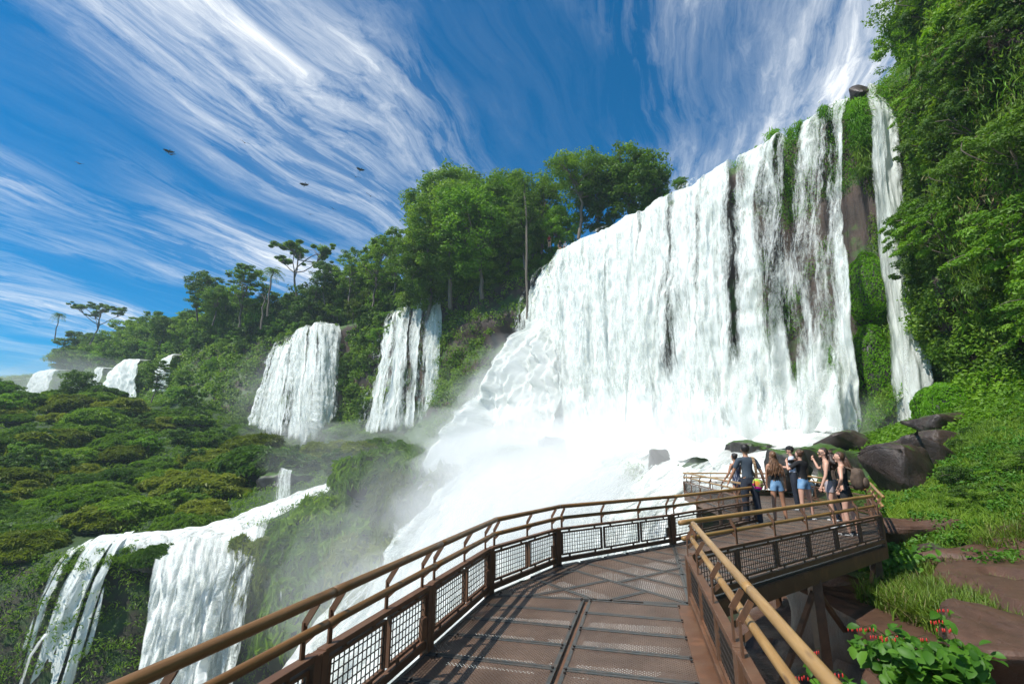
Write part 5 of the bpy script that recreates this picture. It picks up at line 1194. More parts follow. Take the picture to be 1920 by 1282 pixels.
for nm, c, kw in [('slate_cloth', (.055, .075, .10), {}), ('black_cloth', (.011, .011, .013), {}), ('navy_cloth', (.017, .022, .036), {}), ('denim', (.12, .26, .45), dict(c2=(.24, .40, .58), scale=9)), ('white_cloth', (.62, .64, .72), {}),
                  ('green_cloth', (.012, .03, .022), {}), ('mauve_cloth', (.42, .36, .37), {}), ('olive_canvas', (.07, .045, .030), dict(c2=(.14, .095, .065), scale=7)), ('dot_cloth', (.02, .03, .07), dict(kind='dots', c2=(.6, .6, .65), scale=32)),
                  ('woven_bag', (.7, .1, .2), dict(kind='cells', scale=11)), ('strap_cloth', (.5, .36, .2), dict(kind='band', c2=(.16, .08, .04), scale=28)), ('red_cloth', (.35, .03, .04), {}), ('sole_white', (.7, .7, .68), {})]:
    M_cloth(nm, c, **kw)
def M_skin(name, c):
    m, t = newmat(name); n = t.noise(coords(t), 12, 4, .6)
    t.l.new(t.add('ShaderNodeBsdfPrincipled', ins={'Base Color': t.mix(n, tuple(x*.85 for x in c), tuple(x*1.12 for x in c)), 'Roughness': .5, 'Subsurface Weight': .08, 'Subsurface Radius': (.02, .008, .004)}).outputs[0], t.out.inputs[0])
M_skin('skin_fair', (.60, .34, .24)); M_skin('skin_tan', (.42, .21, .125))
def M_hair(name, a, b):
    m, t = newmat(name); g = coords(t); n = t.noise(t.mapping(g, (60, 60, 5)), 1, 5, .6, .6)
    t.l.new(t.add('ShaderNodeBsdfPrincipled', ins={'Base Color': t.mix(t.ramp(n, [(.35, 0), (.65, 1)]), a, b), 'Roughness': .38, 'Normal': t.add('ShaderNodeBump', ins={'Strength': .9, 'Distance': .015, 'Height': n})}).outputs[0], t.out.inputs[0])
M_hair('hair_black', (.008, .006, .006), (.03, .022, .018)); M_hair('hair_brown', (.04, .018, .01), (.13, .06, .03)); M_hair('hair_light', (.07, .03, .014), (.24, .12, .055)); M_hair('hair_dark', (.018, .010, .008), (.06, .035, .025))
m, t = newmat('gloss_black'); t.l.new(t.add('ShaderNodeBsdfPrincipled', ins={'Base Color': (.01, .01, .01, 1), 'Roughness': .2}).outputs[0], t.out.inputs[0])
_tmp = []
def skinned(name, nodes, edges, mat, parent, levels=2, offs=None):
    # one continuous surface grown round a skeleton: nodes {key: (pos, radius)}
    ks = list(nodes); ix = {k: i for i, k in enumerate(ks)}
    me = bpy.data.meshes.new('tmp'); me.from_pydata([tuple(nodes[k][0]) for k in ks], [(ix[a], ix[b]) for a, b in edges], [])
    o = bpy.data.objects.new('tmp', me); COL.objects.link(o); sk = o.modifiers.new('s', 'SKIN'); sk.use_smooth_shade = True; sk.branch_smoothing = .6
    for i, k in enumerate(ks):
        r = nodes[k][1]; r = (r, r) if isinstance(r, (int, float)) else r
        me.skin_vertices[0].data[i].radius = r; me.skin_vertices[0].data[i].use_root = (i == 0)
    sb = o.modifiers.new('b', 'SUBSURF'); sb.levels = levels; sb.render_levels = levels
    dg = bpy.context.evaluated_depsgraph_get(); m2 = bpy.data.meshes.new_from_object(o.evaluated_get(dg)); bpy.data.objects.remove(o)
    m2.name = name; m2.materials.clear(); m2.materials.append(MATS[mat]); m2.polygons.foreach_set('use_smooth', [True]*len(m2.polygons)); return link(name, m2, parent)
def ellip(mb, c, r, seg=16, rings=10, f=None, ax=None):
    th = np.linspace(0, 2*PI, seg, endpoint=False); ph = np.linspace(-PI/2, PI/2, rings); V = []
    for p in ph:
        for t_ in th:
            d = np.array([math.cos(t_)*math.cos(p), math.sin(t_)*math.cos(p), math.sin(p)]); k = f(d) if f else 1; q = d*np.array(r)*k
            if ax is not None: q = q@np.asarray(ax)
            V.append(np.asarray(c)+q)
    mb.add(V, [(i*seg+j, i*seg+(j+1) % seg, (i+1)*seg+(j+1) % seg, (i+1)*seg+j) for i in range(rings-1) for j in range(seg)])
def person(loc, H, face, label, skin='skin_tan', build=1.0, arms=None, legs=None, top=None, bottom=None, hair=None, shoes='black_cloth', headturn=0.0, extras=None, group='visitors on the viewing platform', lean=0.0, sock=False):
    """face: heading of the body, radians anticlockwise from +Y; local x = the person's right, y = forward"""
    e = empty('person', loc, face, label=label, cat='person', group=group); S = H/1.75
    v = lambda x, y, z: np.array([x*build, y, z])*S
    w_ = build
    arms = arms or {}; legs = legs or {}
    L = {}
    L['pel'] = (v(0, 0, .95), (.135*w_*S, .105*S)); L['waist'] = (v(0, .01+lean*.3, 1.10), (.115*w_*S, .09*S)); L['chest'] = (v(0, .02+lean*.7, 1.28), (.145*w_*S, .105*S)); L['ush'] = (v(0, .0+lean, 1.405), (.11*w_*S, .075*S))
    L['neck'] = (v(0, .01+lean*1.1, 1.475), .052*S); L['nk2'] = (v(0, .02+lean*1.2, 1.53), .052*S)
    hc = v(0, .03+lean*1.2, 1.635); L['h1'] = (v(0, .035+lean*1.2, 1.575), (.066*S, .075*S)); L['h2'] = (hc, (.078*S, .092*S)); L['h3'] = (v(0, .015+lean*1.2, 1.70), (.066*S, .078*S))
    E = [('pel', 'waist'), ('waist', 'chest'), ('chest', 'ush'), ('ush', 'neck'), ('neck', 'nk2'), ('nk2', 'h1'), ('h1', 'h2'), ('h2', 'h3')]
    fing = MB(); hands = {}
    for s, nm in ((-1, 'l'), (1, 'r')):
        sh = v(s*.165, 0+lean, 1.40); ar = arms.get(nm, ((s*.05, -.01, -.29), (s*.01, .06, -.25)))
        el = sh + np.array(ar[0])*S; wr = el + np.array(ar[1])*S; d = unit(wr-el)
        L['s'+nm] = (sh, .056*S*w_**.5); L['ua'+nm] = ((sh+el)/2, .046*S*w_**.5); L['e'+nm] = (el, .036*S); L['fa'+nm] = (el*.6+wr*.4, .037*S); L['w'+nm] = (wr, .024*S); L['p'+nm] = (wr+d*.05*S, (.034*S, .018*S)); L['q'+nm] = (wr+d*.085*S, (.032*S, .015*S))
        E += [('ush', 's'+nm), ('s'+nm, 'ua'+nm), ('ua'+nm, 'e'+nm), ('e'+nm, 'fa'+nm), ('fa'+nm, 'w'+nm), ('w'+nm, 'p'+nm), ('p'+nm, 'q'+nm)]
        side_ = unit(np.cross(d, np.array([s*1.0, .3, .1]))); nrm = unit(np.cross(side_, d)); hands[nm] = (wr, d)
        for k, ln in enumerate((.068, .078, .072, .056)):
            b = wr + d*.082*S + side_*((k-1.5)*.019)*S; b2 = b + (d*.93+nrm*-.25)*ln*.5*S; b3 = b2 + (d*.7+nrm*-.6)*ln*.5*S; fing.tube([b, b2, b3], np.array([.0095, .009, .0065])*S, 6)
        b = wr + d*.025*S + side_*-.026*S; fing.tube([b, b+(d*.6-side_*.7)*.035*S, b+(d*1.5-side_*.9)*.035*S], np.array([.012, .0105, .0075])*S, 6)
        hp = v(s*.085, 0, .90); lg = legs.get(nm, ((s*.015, .01, -.43), (s*.005, -.02, -.41))); kn = hp+np.array(lg[0])*S; an = kn+np.array(lg[1])*S
        L['t'+nm] = (hp, .088*S*w_); L['mt'+nm] = (hp*.5+kn*.5, .075*S*w_); L['k'+nm] = (kn, .052*S*w_**.5); L['c'+nm] = (kn*.65+an*.35, .054*S*w_**.5); L['a'+nm] = (an, .034*S); L['f'+nm] = (an+np.array([s*.01, .05, -.03])*S, .034*S); L['g'+nm] = (an+np.array([s*.025, .15, -.04])*S, (.03*S, .022*S))
        E += [('pel', 't'+nm), ('t'+nm, 'mt'+nm), ('mt'+nm, 'k'+nm), ('k'+nm, 'c'+nm), ('c'+nm, 'a'+nm), ('a'+nm, 'f'+nm), ('f'+nm, 'g'+nm)]
    b = skinned('body', L, E, skin, e)
    BV = np.empty(len(b.data.vertices)*3); b.data.vertices.foreach_get('co', BV); BV = BV.reshape(-1, 3); BN = np.empty(len(BV)*3); b.data.vertices.foreach_get('normal', BN); BN = BN.reshape(-1, 3); BF = [tuple(p.vertices) for p in b.data.polygons]
    def nearest_seg(P):
        best = np.full(len(P), 1e9); lab = np.zeros(len(P), int); tt = np.zeros(len(P))
        for i, (k0, k1) in enumerate(E):
            a_, c_ = L[k0][0], L[k1][0]; d_ = c_-a_; q = np.clip(((P-a_)@d_)/(d_@d_+1e-9), 0, 1); ds = np.linalg.norm(P-a_-q[:, None]*d_, axis=1)
            m_ = ds < best; best[m_] = ds[m_]; lab[m_] = i; tt[m_] = q[m_]
        return lab, tt
    LB, TT = nearest_seg(BV); EI = {f'{a_}>{c_}': i for i, (a_, c_) in enumerate(E)}
    def garment(name, mask, off, mat):
        ids = np.where(mask)[0]; mp = -np.ones(len(BV), int); mp[ids] = np.arange(len(ids)); fs = [tuple(mp[list(f)]) for f in BF if all(mask[i] for i in f)]
        if not fs: return
        me = bpy.data.meshes.new(name); me.from_pydata([tuple(q) for q in BV[ids]+BN[ids]*off*S], [], fs); me.update(); me.polygons.foreach_set('use_smooth', [True]*len(fs)); me.materials.append(MATS[mat])
        return link(name, me, e)
    def seg(*ks): 
        m_ = np.zeros(len(BV), bool)
        for k_ in ks: m_ |= (LB == EI[k_])
        return m_
    ct, st_ = math.cos(headturn), math.sin(headturn); Rz = np.array([[ct, st_, 0], [-st_, ct, 0], [0, 0, 1]])
    HD = lambda x, y, z: hc + np.array([x, y, z])*S@Rz
    mb = MB(); ellip(mb, HD(0, .005, -.005), np.array([.074, .092, .112])*S, 20, 14, lambda d: 1-.10*max(0, -d[2])*(1+max(0, d[1])*.3), Rz)
    ellip(mb, HD(0, .098, -.018), np.array([.013, .02, .022])*S, 8, 6, None, Rz); ellip(mb, HD(0, .062, -.085), np.array([.036, .028, .024])*S, 10, 6, None, Rz); ellip(mb, HD(0, .088, -.052), np.array([.022, .008, .006])*S, 8, 5, None, Rz)
    for s in (-1, 1): ellip(mb, HD(s*.076, -.002, -.018), np.array([.011, .02, .032])*S, 8, 6, None, Rz)
    mb.v += fing.v; off = mb.n; mb.f += [tuple(q+off for q in f) for f in fing.f]; mb.n += fing.n
    hm = mb.mesh('head', MATS[skin], True); bm = bmesh.new(); bm.from_mesh(b.data); bm.from_mesh(hm); bm.to_mesh(b.data); bm.free(); bpy.data.meshes.remove(hm)
    b.data.polygons.foreach_set('use_smooth', [True]*len(b.data.polygons))
    for s in (-1, 1):
        mb = MB(); ellip(mb, HD(s*.03, .086, .008), np.array([.014, .010, .008])*S, 8, 5, None, Rz); mb.build('eye', MATS['gloss_black'], e, True)
    def shell(name, keys, grow, mat, extra=(), cut=None):
        nodes = {k: (L[k][0], tuple(np.array(L[k][1] if isinstance(L[k][1], tuple) else (L[k][1],)*2)+grow*S)) for k in keys}
        ed = [(a, c) for a, c in E if a in nodes and c in nodes]
        for k, base_, pos, r in extra: nodes[k] = (pos, r); ed.append((base_, k))
        return skinned(name, nodes, ed, mat, e)
    torso = seg('pel>waist', 'waist>chest', 'chest>ush') | (seg('ush>neck') & (BV[:, 2] < 1.47*S+lean*0))
    if top:
        kind, mt = top
        if kind == 'tee': garment('t_shirt', (torso | seg('ush>sl', 'ush>sr', 'sl>ual', 'sr>uar') | (seg('ual>el', 'uar>er') & (TT < .45))) & (BV[:, 2] > .93*S), .014, mt)
        else: garment('tank_top', (torso | (seg('ush>sl', 'ush>sr') & (TT < .55))) & (BV[:, 2] > .95*S) & (BV[:, 2] < 1.45*S) & ~((BV[:, 2] > 1.30*S) & (np.abs(BV[:, 0]) > .125*S)), .010, mt)
    if bottom:
        kind, mt = bottom
        hipz = (BV[:, 2] < 1.03*S)
        legs_ = seg(*[f'pel>t{q}' for q in 'lr'], *[f't{q}>mt{q}' for q in 'lr'])
        if kind == 'trousers': garment('trousers', ((seg('pel>waist') & hipz) | legs_ | seg(*[f'mt{q}>k{q}' for q in 'lr'], *[f'k{q}>c{q}' for q in 'lr'], *[f'c{q}>a{q}' for q in 'lr'])), .020, mt)
        elif kind == 'shorts': garment('shorts', ((seg('pel>waist') & hipz) | seg(*[f'pel>t{q}' for q in 'lr']) | (seg(*[f't{q}>mt{q}' for q in 'lr']) & (TT < .75))), .013, mt)
        elif kind == 'dress':
            nodes = {'c': (v(0, .02, 1.30), (.150*w_*S, .115*S)), 'w': (v(0, .01, 1.1), (.115*w_*S, .095*S)), 'p': (v(0, 0, .93), (.165*w_*S, .14*S)), 'h': (v(0, 0, .66), (.20*w_*S, .17*S)), 'u': (v(0, 0, 1.40), (.09*S, .07*S))}
            skinned('dress', nodes, [('c', 'w'), ('w', 'p'), ('p', 'h'), ('c', 'u')], mt, e)
    for q in 'lr':
        a, f, g_ = L['a'+q][0], L['f'+q][0], L['g'+q][0]
        o = skinned('shoe', {'a': (a+[0, -.01*S, -.02*S], .047*S), 'f': (f+[0, 0, -.005*S], .047*S), 'g': (g_, (.042*S, .032*S))}, [('a', 'f'), ('f', 'g')], shoes, e)
        mb = MB(); mb.box((a+g_)/2*[1, 1, 0]+[0, 0, .014], (.085*S, .27*S, .022)); mb.build('sole', MATS['sole_white'], o)
    C_ = dict(L=L, S=S, v=v, HD=HD, e=e, hands=hands, Rz=Rz, w=w_)
    if hair: hair(C_)
    if extras: extras(C_)
    return e
def hair_short(mt):
    def f(c):
        mb = MB(); ellip(mb, c['HD'](0, -.022, .028), np.array([.093, .100, .105])*c['S'], 24, 16, lambda d: (1+.10*vnoise(d*5+3, 4))*(1 if d[1] < .35 or d[2] > .45 else .74), c['Rz']); mb.build('hair', MATS[mt], c['e'], True)
    return f
def hair_bun(mt):
    def f(c):
        mb = MB(); ellip(mb, c['HD'](0, -.015, .02), np.array([.085, .098, .105])*c['S'], 20, 14, lambda d: 1 if d[1] < .3 or d[2] > .4 else .78, c['Rz']); ellip(mb, c['HD'](0, -.11, .06), np.array([.045, .045, .045])*c['S'], 12, 8, lambda d: 1+.12*vnoise(d*4, 2), c['Rz']); mb.build('hair', MATS[mt], c['e'], True)
    return f
def hair_long(mt, ln=.50, wd=.17, curl=.025):
    def f(c):
        S, v = c['S'], c['v']; mb = MB(); ellip(mb, c['HD'](0, -.015, .02), np.array([.088, .100, .106])*S, 20, 14, lambda d: 1 if d[1] < .3 or d[2] > .45 else .78, c['Rz'])
        Rr = rng(7)
        for k in range(34):
            a = (k/33-.5)*2; st = c['HD'](a*.075, -.065*(1-abs(a)*.4), .03-.05*abs(a)); n = 12; q = np.linspace(0, 1, n)[:, None]
            P = st + q*np.array([a*wd*.75 + Rr.normal()*.02, -.075+.05*abs(a)+Rr.normal()*.015, 0])*S*np.minimum(1, q*2.2) - np.array([0, 0, 1.])*q*ln*(1+.06*Rr.normal())*S
            P[:, 0] += np.sin(q[:, 0]*14+k)*curl*S*q[:, 0]; P[:, 1] += np.cos(q[:, 0]*12+k*2)*curl*.7*S*q[:, 0]
            mb.tube(P, np.interp(q[:, 0], [0, .2, .75, 1], [.018, .024, .022, .005])*S, 7)
        mb.build('hair', MATS[mt], c['e'], True)
    return f
def hair_pony(mt, ln=.36, fat=.05, curl=.0):
    def f(c):
        S = c['S']; mb = MB(); ellip(mb, c['HD'](0, -.015, .02), np.array([.086, .099, .105])*S, 20, 14, lambda d: 1 if d[1] < .25 or d[2] > .45 else .78, c['Rz']); Rr = rng(9)
        for k in range(14 if curl else 7):
            n = 10; q = np.linspace(0, 1, n)[:, None]; o = Rr.normal(size=3)*fat*.35*S; P = c['HD'](0, -.105, .0) + q*(np.array([0, -.09, 0])@c['Rz'])*S - np.array([0, 0, 1.])*q*ln*S*(.8+.3*Rr.random()) + o*np.sin(q*PI)*1.8
            P[:, 0] += np.sin(q[:, 0]*16+k*2)*curl*S; P[:, 1] += np.cos(q[:, 0]*15+k)*curl*S
            mb.tube(P, np.interp(q[:, 0], [0, .25, .7, 1], [.014, fat*.45, fat*.4, .004])*S, 7)
        mb.build('hair', MATS[mt], c['e'], True)
    return f
def cap_on(c):
    hair_short('hair_dark')(c); mb = MB(); S = c['S']; ellip(mb, c['HD'](0, -.008, .05), np.array([.095, .106, .082])*S, 20, 12, None, c['Rz']); mb.build('cap', MATS['black_cloth'], c['e'], True)
    mb = MB(); ellip(mb, c['HD'](0, .125, .035), np.array([.07, .075, .012])*S, 16, 6, None, c['Rz']); mb.build('cap_brim', MATS['black_cloth'], c['e'], True)
def P2(px, py): w_ = WZ(px, py, 0); return (w_[0], w_[1], .012)
# the man in grey: one hand on the rail, the other at his bag
def man_x(c): pass
pm = P2(1412, 984)
person(pm, 1.80, -.15, 'man with short black hair in slate grey t-shirt and dark trousers', 'skin_tan', 1.02, {'l': ((-.13, .02, -.26), (-.10, .06, -.22)), 'r': ((.12, -.02, -.26), (.06, .05, -.25))}, {'r': ((.06, .02, -.43), (.03, .0, -.41))}, ('tee', 'slate_cloth'), ('trousers', 'navy_cloth'), hair_short('hair_black'))
hd = rng(3)
def bag(loc, face):
    e = empty('shoulder_bag', loc, face, label='bright pink, green and teal woven bag hanging at the hip of the man in grey', cat='bag'); mb = MB()
    ellip(mb, (.17, -.10, .90), (.115, .065, .16), 20, 14, lambda d: (1 if d[2] < .5 else 1-.5*(d[2]-.5))*(1+.04*vnoise(d*4, 3))); mb.build('bag_body', MATS['woven_bag'], e, True)
    mb = MB()
    pts = np.array([(.15, -.13, 1.04), (.14, -.165, 1.2), (.125, -.165, 1.36), (.12, -.09, 1.505), (.12, .03, 1.51), (.125, .15, 1.38), (.14, .14, 1.2), (.17, .02, 1.05)]); P, _ = resample(pts, 40)
    for a, b in zip(P[:-1], P[1:]): mb.bar(a, b+(b-a)*.1, .055, .012, (0.05, 1, .2) if abs((b-a)[2]) > abs((b-a)[1]) else (0, 0, 1))
    mb.build('strap', MATS['strap_cloth'], e)
    for k, mt in enumerate(('red_cloth', 'strap_cloth')):
        mb = MB(); mb.tube([(.08+.14*k, -.15, 1.0), (.07+.15*k, -.165, .93), (.07+.15*k, -.16, .86)], [.006, .012, .02], 8); mb.build('tassel', MATS[mt], e, True)
bag(pm, -.15)
def sunbelt(c): pass
person((6.27, 13.9, .012), 1.60, .25, 'girl in a navy and white spotted dress at the rail, behind the man in grey', 'skin_tan', .92, {'l': ((-.09, .04, -.26), (-.03, .15, -.16)), 'r': ((.06, .1, -.24), (-.1, .12, -.1))}, None, None, ('dress', 'dot_cloth'), hair_bun('hair_black'))
person(P2(1464, 979), 1.64, -.1, 'girl with very long wavy brown hair and pale denim shorts, back turned', 'skin_tan', .94, {'l': ((-.06, .0, -.28), (.0, .05, -.24)), 'r': ((.06, .0, -.28), (.02, .05, -.24))}, {'l': ((-.03, .0, -.43), (-.02, -.02, -.41)), 'r': ((.04, .01, -.43), (.03, -.01, -.41))}, ('tank', 'black_cloth'), ('shorts', 'denim'), hair_long('hair_light', .52, .2))
# photographer
def camr(c):
    hl, hr = c['hands']['l'][0], c['hands']['r'][0]; p = (hl+hr)/2+np.array([0, .02, .03])
    e = empty('camera_device', c['e'].location, c['e'].rotation_euler[2], label='black camera held up to the face of the woman in the black tee', cat='camera')
    mb = MB(); mb.box(p, (.14, .07, .095)); bevel(mb.build('camera_body', MATS['gloss_black'], e), .01); mb = MB(); mb.tube([p+[0, .03, 0], p+[0, .11, 0]], .034, 14); mb.build('lens', MATS['gloss_black'], e, True)
person(P2(1516, 975), 1.68, .35, 'woman in black t-shirt and denim shorts taking a picture, hair in a bun', 'skin_fair', 1.04, {'l': ((-.17, .12, -.17), (.10, .10, .20)), 'r': ((.10, .16, -.20), (-.12, .06, .20))}, {'l': ((-.05, .0, -.43), (-.01, .0, -.41)), 'r': ((.06, .0, -.43), (.02, -.01, -.41))}, ('tee', 'black_cloth'), ('shorts', 'denim'), hair_bun('hair_brown'), extras=camr)
person((8.35, 14.75, .012), 1.80, 1.0, 'man in black cap and pale t-shirt standing behind the photographer', 'skin_fair', 1.0, {'l': ((-.05, .12, -.25), (.08, .2, .02)), 'r': ((.05, .1, -.26), (-.1, .2, .02))}, None, ('tee', 'white_cloth'), ('trousers', 'navy_cloth'), cap_on, headturn=.3)
def glasses(c):
    S = c['S']; mb = MB()
    for s in (-1, 1): ellip(mb, c['HD'](s*.034, .100, .008), np.array([.028, .006, .02])*S, 12, 6, None, c['Rz']); mb.tube([c['HD'](s*.062, .095, .012), c['HD'](s*.080, .0, .005)], .004*S, 5)
    mb.build('sunglasses', MATS['gloss_black'], c['e'], True)
person(P2(1566, 990), 1.72, 1.05, 'woman with sunglasses, big curly dark ponytail, dark green top and pale shorts', 'skin_fair', 1.0, {'l': ((-.09, .05, -.27), (-.03, .10, -.22)), 'r': ((.05, .0, -.28), (.0, .06, -.24))}, {'l': ((-.02, .02, -.43), (.0, -.03, -.41)), 'r': ((.04, -.12, -.42), (.0, -.10, -.40))}, ('tank', 'green_cloth'), ('shorts', 'mauve_cloth'), hair_pony('hair_dark', .34, .12, .02), shoes='sole_white', headturn=.35, extras=glasses)
pb = P2(1598, 1004)
person(pb, 1.62, .75, 'woman in black tank top and black shorts, nearest the outer railing', 'skin_fair', 1.0, {'l': ((-.18, -.04, -.22), (.13, .10, -.16)), 'r': ((.07, .06, -.26), (.0, .1, -.2))}, {'l': ((-.02, .03, -.43), (.0, -.02, -.41)), 'r': ((.03, -.05, -.43), (.0, -.03, -.41))}, ('tank', 'black_cloth'), ('shorts', 'black_cloth'), hair_pony('hair_brown', .30, .06), headturn=.25)
person((7.95, 12.35, .012), 1.66, .5, 'person mostly hidden between the two women with ponytails, phone raised', 'skin_fair', 1.0, {'l': ((-.1, .18, -.12), (.05, .12, .22)), 'r': ((.1, .18, -.12), (-.05, .12, .22))}, None, ('tee', 'olive_canvas'), ('trousers', 'navy_cloth'), hair_short('hair_brown'))
# backpack on the shoulder of the nearest woman
e = empty('backpack', (pb[0], pb[1], 0), .55, label='worn brown canvas backpack slung behind the woman in the black tank top', cat='backpack'); mb = MB()
ellip(mb, (.08, -.23, 1.12), (.15, .11, .235), 26, 18, lambda d: (1-.22*max(0, d[2]))*(1+.12*vnoise(d*3+2, 6))/(np.sum(np.abs(d)**3.2)**(1/3.2))); mb.build('pack_body', MATS['olive_canvas'], e, True)
mb = MB(); ellip(mb, (.09, -.36, 1.03), (.10, .045, .11), 16, 10, lambda d: 1+.08*vnoise(d*4, 5)); mb.build('front_pocket', MATS['olive_canvas'], e, True)
for s in (0, 1):
    mb = MB(); P, _ = resample([(.02+.18*s, -.2, 1.27), (-.03+.18*s, -.10, 1.33), (-.06+.2*s, .04, 1.335), (-.06+.2*s, .13, 1.22), (-.06+.2*s, .12, 1.08), (-.05+.22*s, -.06, .95), (.0+.2*s, -.2, .95)], 20)
    for a, b in zip(P[:-1], P[1:]): mb.bar(a, b, .035, .01, (0, 1, .1))
    mb.build('strap', MATS['olive_canvas'], e)
# small pack of the capped man
e = empty('backpack', (8.42, 14.6, 0), .6, label='small dark pack on the back of the man in the cap', cat='backpack'); mb = MB(); ellip(mb, (.02, -.16, 1.12), (.13, .10, .19), 18, 12, lambda d: 1+.08*vnoise(d*3, 7)); mb.build('pack_body', MATS['olive_canvas'], e, True)
# hikers at the lip
for i, (px, py, D, tp, hr, lab) in enumerate([(1030, 452, 58.5, 'red_cloth', 'hair_black', 'tiny hiker in red among the leaves at the cliff top, leftmost of three'), (1050, 462, 57.5, 'black_cloth', 'hair_black', 'tiny hiker in dark clothes at the cliff top, middle of three'), (1060, 464, 57, 'white_cloth', 'hair_dark', 'tiny hiker in a pale top at the cliff top, closest to the lip')]):
    p = WD(px, py, D); person((p[0], p[1], p[2]-.9), 1.75, 2.8+i*.3, lab, 'skin_fair', 1.05, None, None, ('tee', tp), ('shorts', 'navy_cloth'), hair_short(hr), group='hikers at the cliff top')
# birds
def bird(c, span, az, bank, seed, label):
    Rr = rng(seed); e = empty('vulture', c, 0, label=label, cat='bird', group='vultures circling in the sky'); e.rotation_euler = (bank, bank*.4, az)
    L = {'b': ((0, 0, 0), (.10, .09)), 't': ((0, -.28, .0), (.06, .03)), 'u': ((0, -.48, 0), (.11, .012)), 'n': ((0, .2, .01), .06), 'h': ((0, .32, 0), .035), 'k': ((0, .39, -.02), .012)}
    E = [('b', 't'), ('t', 'u'), ('b', 'n'), ('n', 'h'), ('h', 'k')]
    skinned('body', {k: (np.array(p)*span/1.5, (tuple(np.array(r)*span/1.5) if isinstance(r, tuple) else r*span/1.5)) for k, (p, r) in L.items()}, E, 'feather', e, 1)
    for s in (-1, 1):
        mb = MB(); n = 9; x = np.linspace(0, 1, n); z = .16*np.sin(x*1.6)*(1-.1*x); ld = .13+.06*np.sin(x*PI)-.10*x**3; tr = -.20-.06*np.sin(x*2.4)+.12*x**4; V = []
        for k in range(n):
            X_ = s*x[k]*.75*.86
            V += [(X_, ld[k], z[k]+.008), (X_, tr[k], z[k]+.004), (X_, tr[k], z[k]-.004), (X_, ld[k], z[k]-.012)]
        Fc = [(4*k+a, 4*k+(a+1) % 4, 4*k+4+(a+1) % 4, 4*k+4+a) for k in range(n-1) for a in range(4)]+[(0, 1, 2, 3), tuple(4*n-4+a for a in (3, 2, 1, 0))]
        mb.add(np.array(V)*span/1.5, Fc)
        for f_ in range(5):
            y0 = .06-.055*f_; mb.bar(np.array([s*.64, y0, z[-1]])*span/1.5, np.array([s*(.80-.02*f_), y0*1.6-.03, z[-1]+.05])*span/1.5, .034*span/1.5, .006, (0, 0, 1))
        mb.build('wing', MATS['feather'], e)
m, t = newmat('feather'); t.l.new(t.add('ShaderNodeBsdfPrincipled', ins={'Base Color': (.025, .022, .02, 1), 'Roughness': .7}).outputs[0], t.out.inputs[0])
for i, (px, py, D, az, bk, lab) in enumerate([(149, 307, 95, .2, .5, 'vulture gliding alone at the far left of the sky'), (317, 285, 85, 1.0, -.5, 'vulture, upper of the close pair left of the centre of the sky'), (320, 290, 80, .1, .35, 'vulture, lower of the close pair left of the centre of the sky'), (459, 268, 85, .5, .6, 'highest vulture in the sky, alone among thin clouds'),
                                             (571, 347, 90, .9, -.7, 'vulture flying steeply tilted left of the right-hand pair'), (676, 319, 90, .9, -.4, 'vulture, upper of the pair over the high wood'), (667, 332, 86, .4, .5, 'vulture, lower of the pair over the high wood'), (695, 368, 88, .6, .5, 'vulture closest to the tree tops of the high wood'),
                                             (581, 402, 130, .2, .4, 'tiny vulture low in the sky under the steeply tilted one'), (625, 392, 130, .7, .4, 'tiny faint vulture on the edge of a thin cloud')]):
    bird(WD(px, py, D), 1.95, az, bk, i, lab)
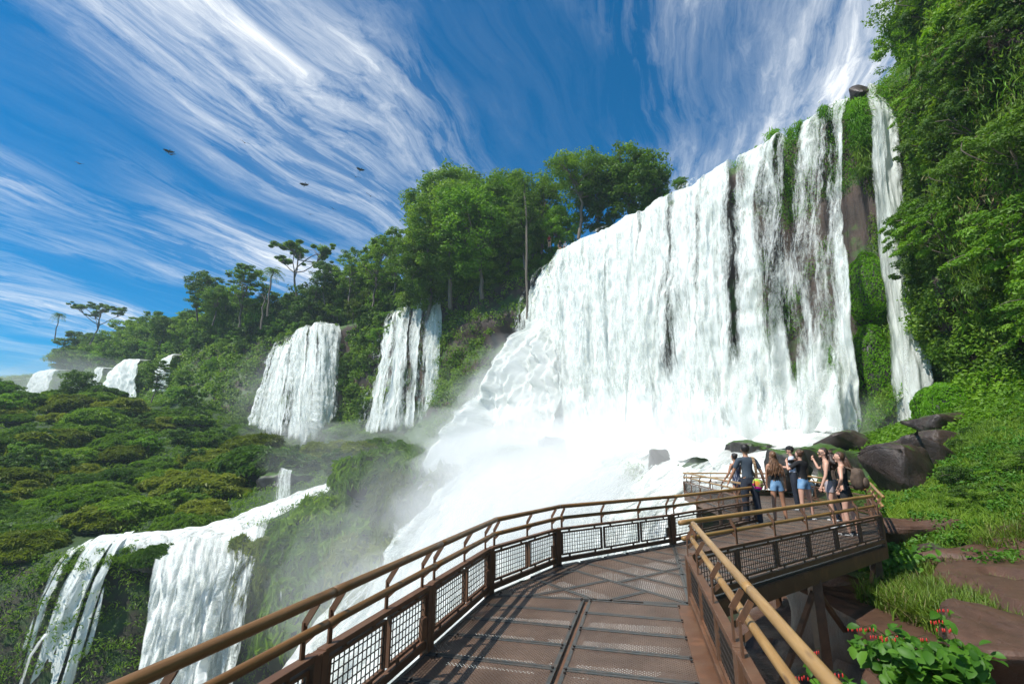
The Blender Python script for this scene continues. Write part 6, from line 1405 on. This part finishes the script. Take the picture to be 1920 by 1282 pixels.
# ================================================================== MIST
def blob(c, r, mat, seed, nest=1):
    # drifting spray: nested uneven shells so that it thins out towards its edge
    for k in range(nest):
        me = bpy.data.meshes.new('mist'); bm = bmesh.new(); bmesh.ops.create_icosphere(bm, subdivisions=4, radius=1)
        P = np.array([v.co[:] for v in bm.verts]); f = 1 + .75*fbm(P*1.5+seed*3.1+k*7, 4, seed+k)
        sc = (1.0, .72, .46)[k] if nest > 1 else 1
        for v, q, s in zip(bm.verts, P, f): v.co = Vector(q*s*np.array(r)*sc)
        bm.to_mesh(me); bm.free(); me.materials.append(MATS[mat])
        link('mist', me, None, kind='stuff', loc=tuple(np.asarray(c)+np.array([0, 0, -.1*k*r[2]])))
BL = [((860, 850, 40), (4, 3, 4), 'mist_mid', 3), ((940, 790, 47), (5, 3, 4.5), 'mist_thick', 3), ((990, 750, 50), (7, 5, 6), 'mist_mid', 3), ((930, 850, 44), (8, 5, 5), 'mist_mid', 3), ((1100, 810, 42), (10, 4, 4), 'mist_mid', 3), ((1250, 825, 33), (8, 3.5, 3.2), 'mist_mid', 3), ((1150, 850, 35), (10, 3.5, 2.8), 'mist_thick', 2), ((960, 850, 43), (7, 4, 3.5), 'mist_thick', 2), ((1090, 960, 28), (6, 4, 4.5), 'mist_thick', 3), ((930, 980, 32), (6, 4, 5), 'mist_mid', 3), ((1400, 820, 28), (5, 2.5, 2.0), 'mist_thin', 2), ((1060, 720, 47), (7, 3, 5), 'mist_thin', 2),
      ((900, 950, 36), (7, 5, 5), 'mist_mid', 3), ((860, 1080, 28), (6, 5, 5), 'mist_mid', 2), ((1060, 950, 28), (8, 5, 4), 'mist_mid', 3), ((780, 960, 36), (5, 4, 5), 'mist_faint', 3), ((1500, 815, 26.2), (4.5, 1.6, 2.2), 'mist_thin', 3), ((1590, 800, 25.2), (2.5, 1.2, 2.0), 'mist_thin', 2), ((700, 1120, 30), (6, 4, 6), 'mist_thin', 2),
      ((890, 760, 57), (6, 4, 5), 'mist_faint', 3), ((720, 825, 61), (8, 4, 2.5), 'mist_thin', 2), ((560, 815, 73), (8, 4, 2.2), 'mist_thin', 2), ((580, 1060, 33), (6, 3, 7), 'mist_faint', 3), ((640, 900, 44), (7, 4, 4), 'mist_faint', 2), ((490, 740, 82), (5, 4, 8), 'mist_faint', 2),
      ((110, 715, 128), (26, 8, 7), 'mist_faint', 3), ((1690, 810, 24.5), (2, 1.5, 1.6), 'mist_thin', 2)]
for i, (c, r, mt, ns) in enumerate(BL): blob(WD(*c), r, mt, i, ns)

# ---- thin blue air
m, t = newmat('air'); t.l.new(t.add('ShaderNodeVolumePrincipled', ins={'Color': (.72, .86, 1, 1), 'Density': .0004, 'Anisotropy': .1}).outputs[0], t.out.inputs['Volume'])
mb = MB(); mb.box((0, 1350, 14), (5200, 3500, 96)); mb.build('haze', m, None, kind='stuff')
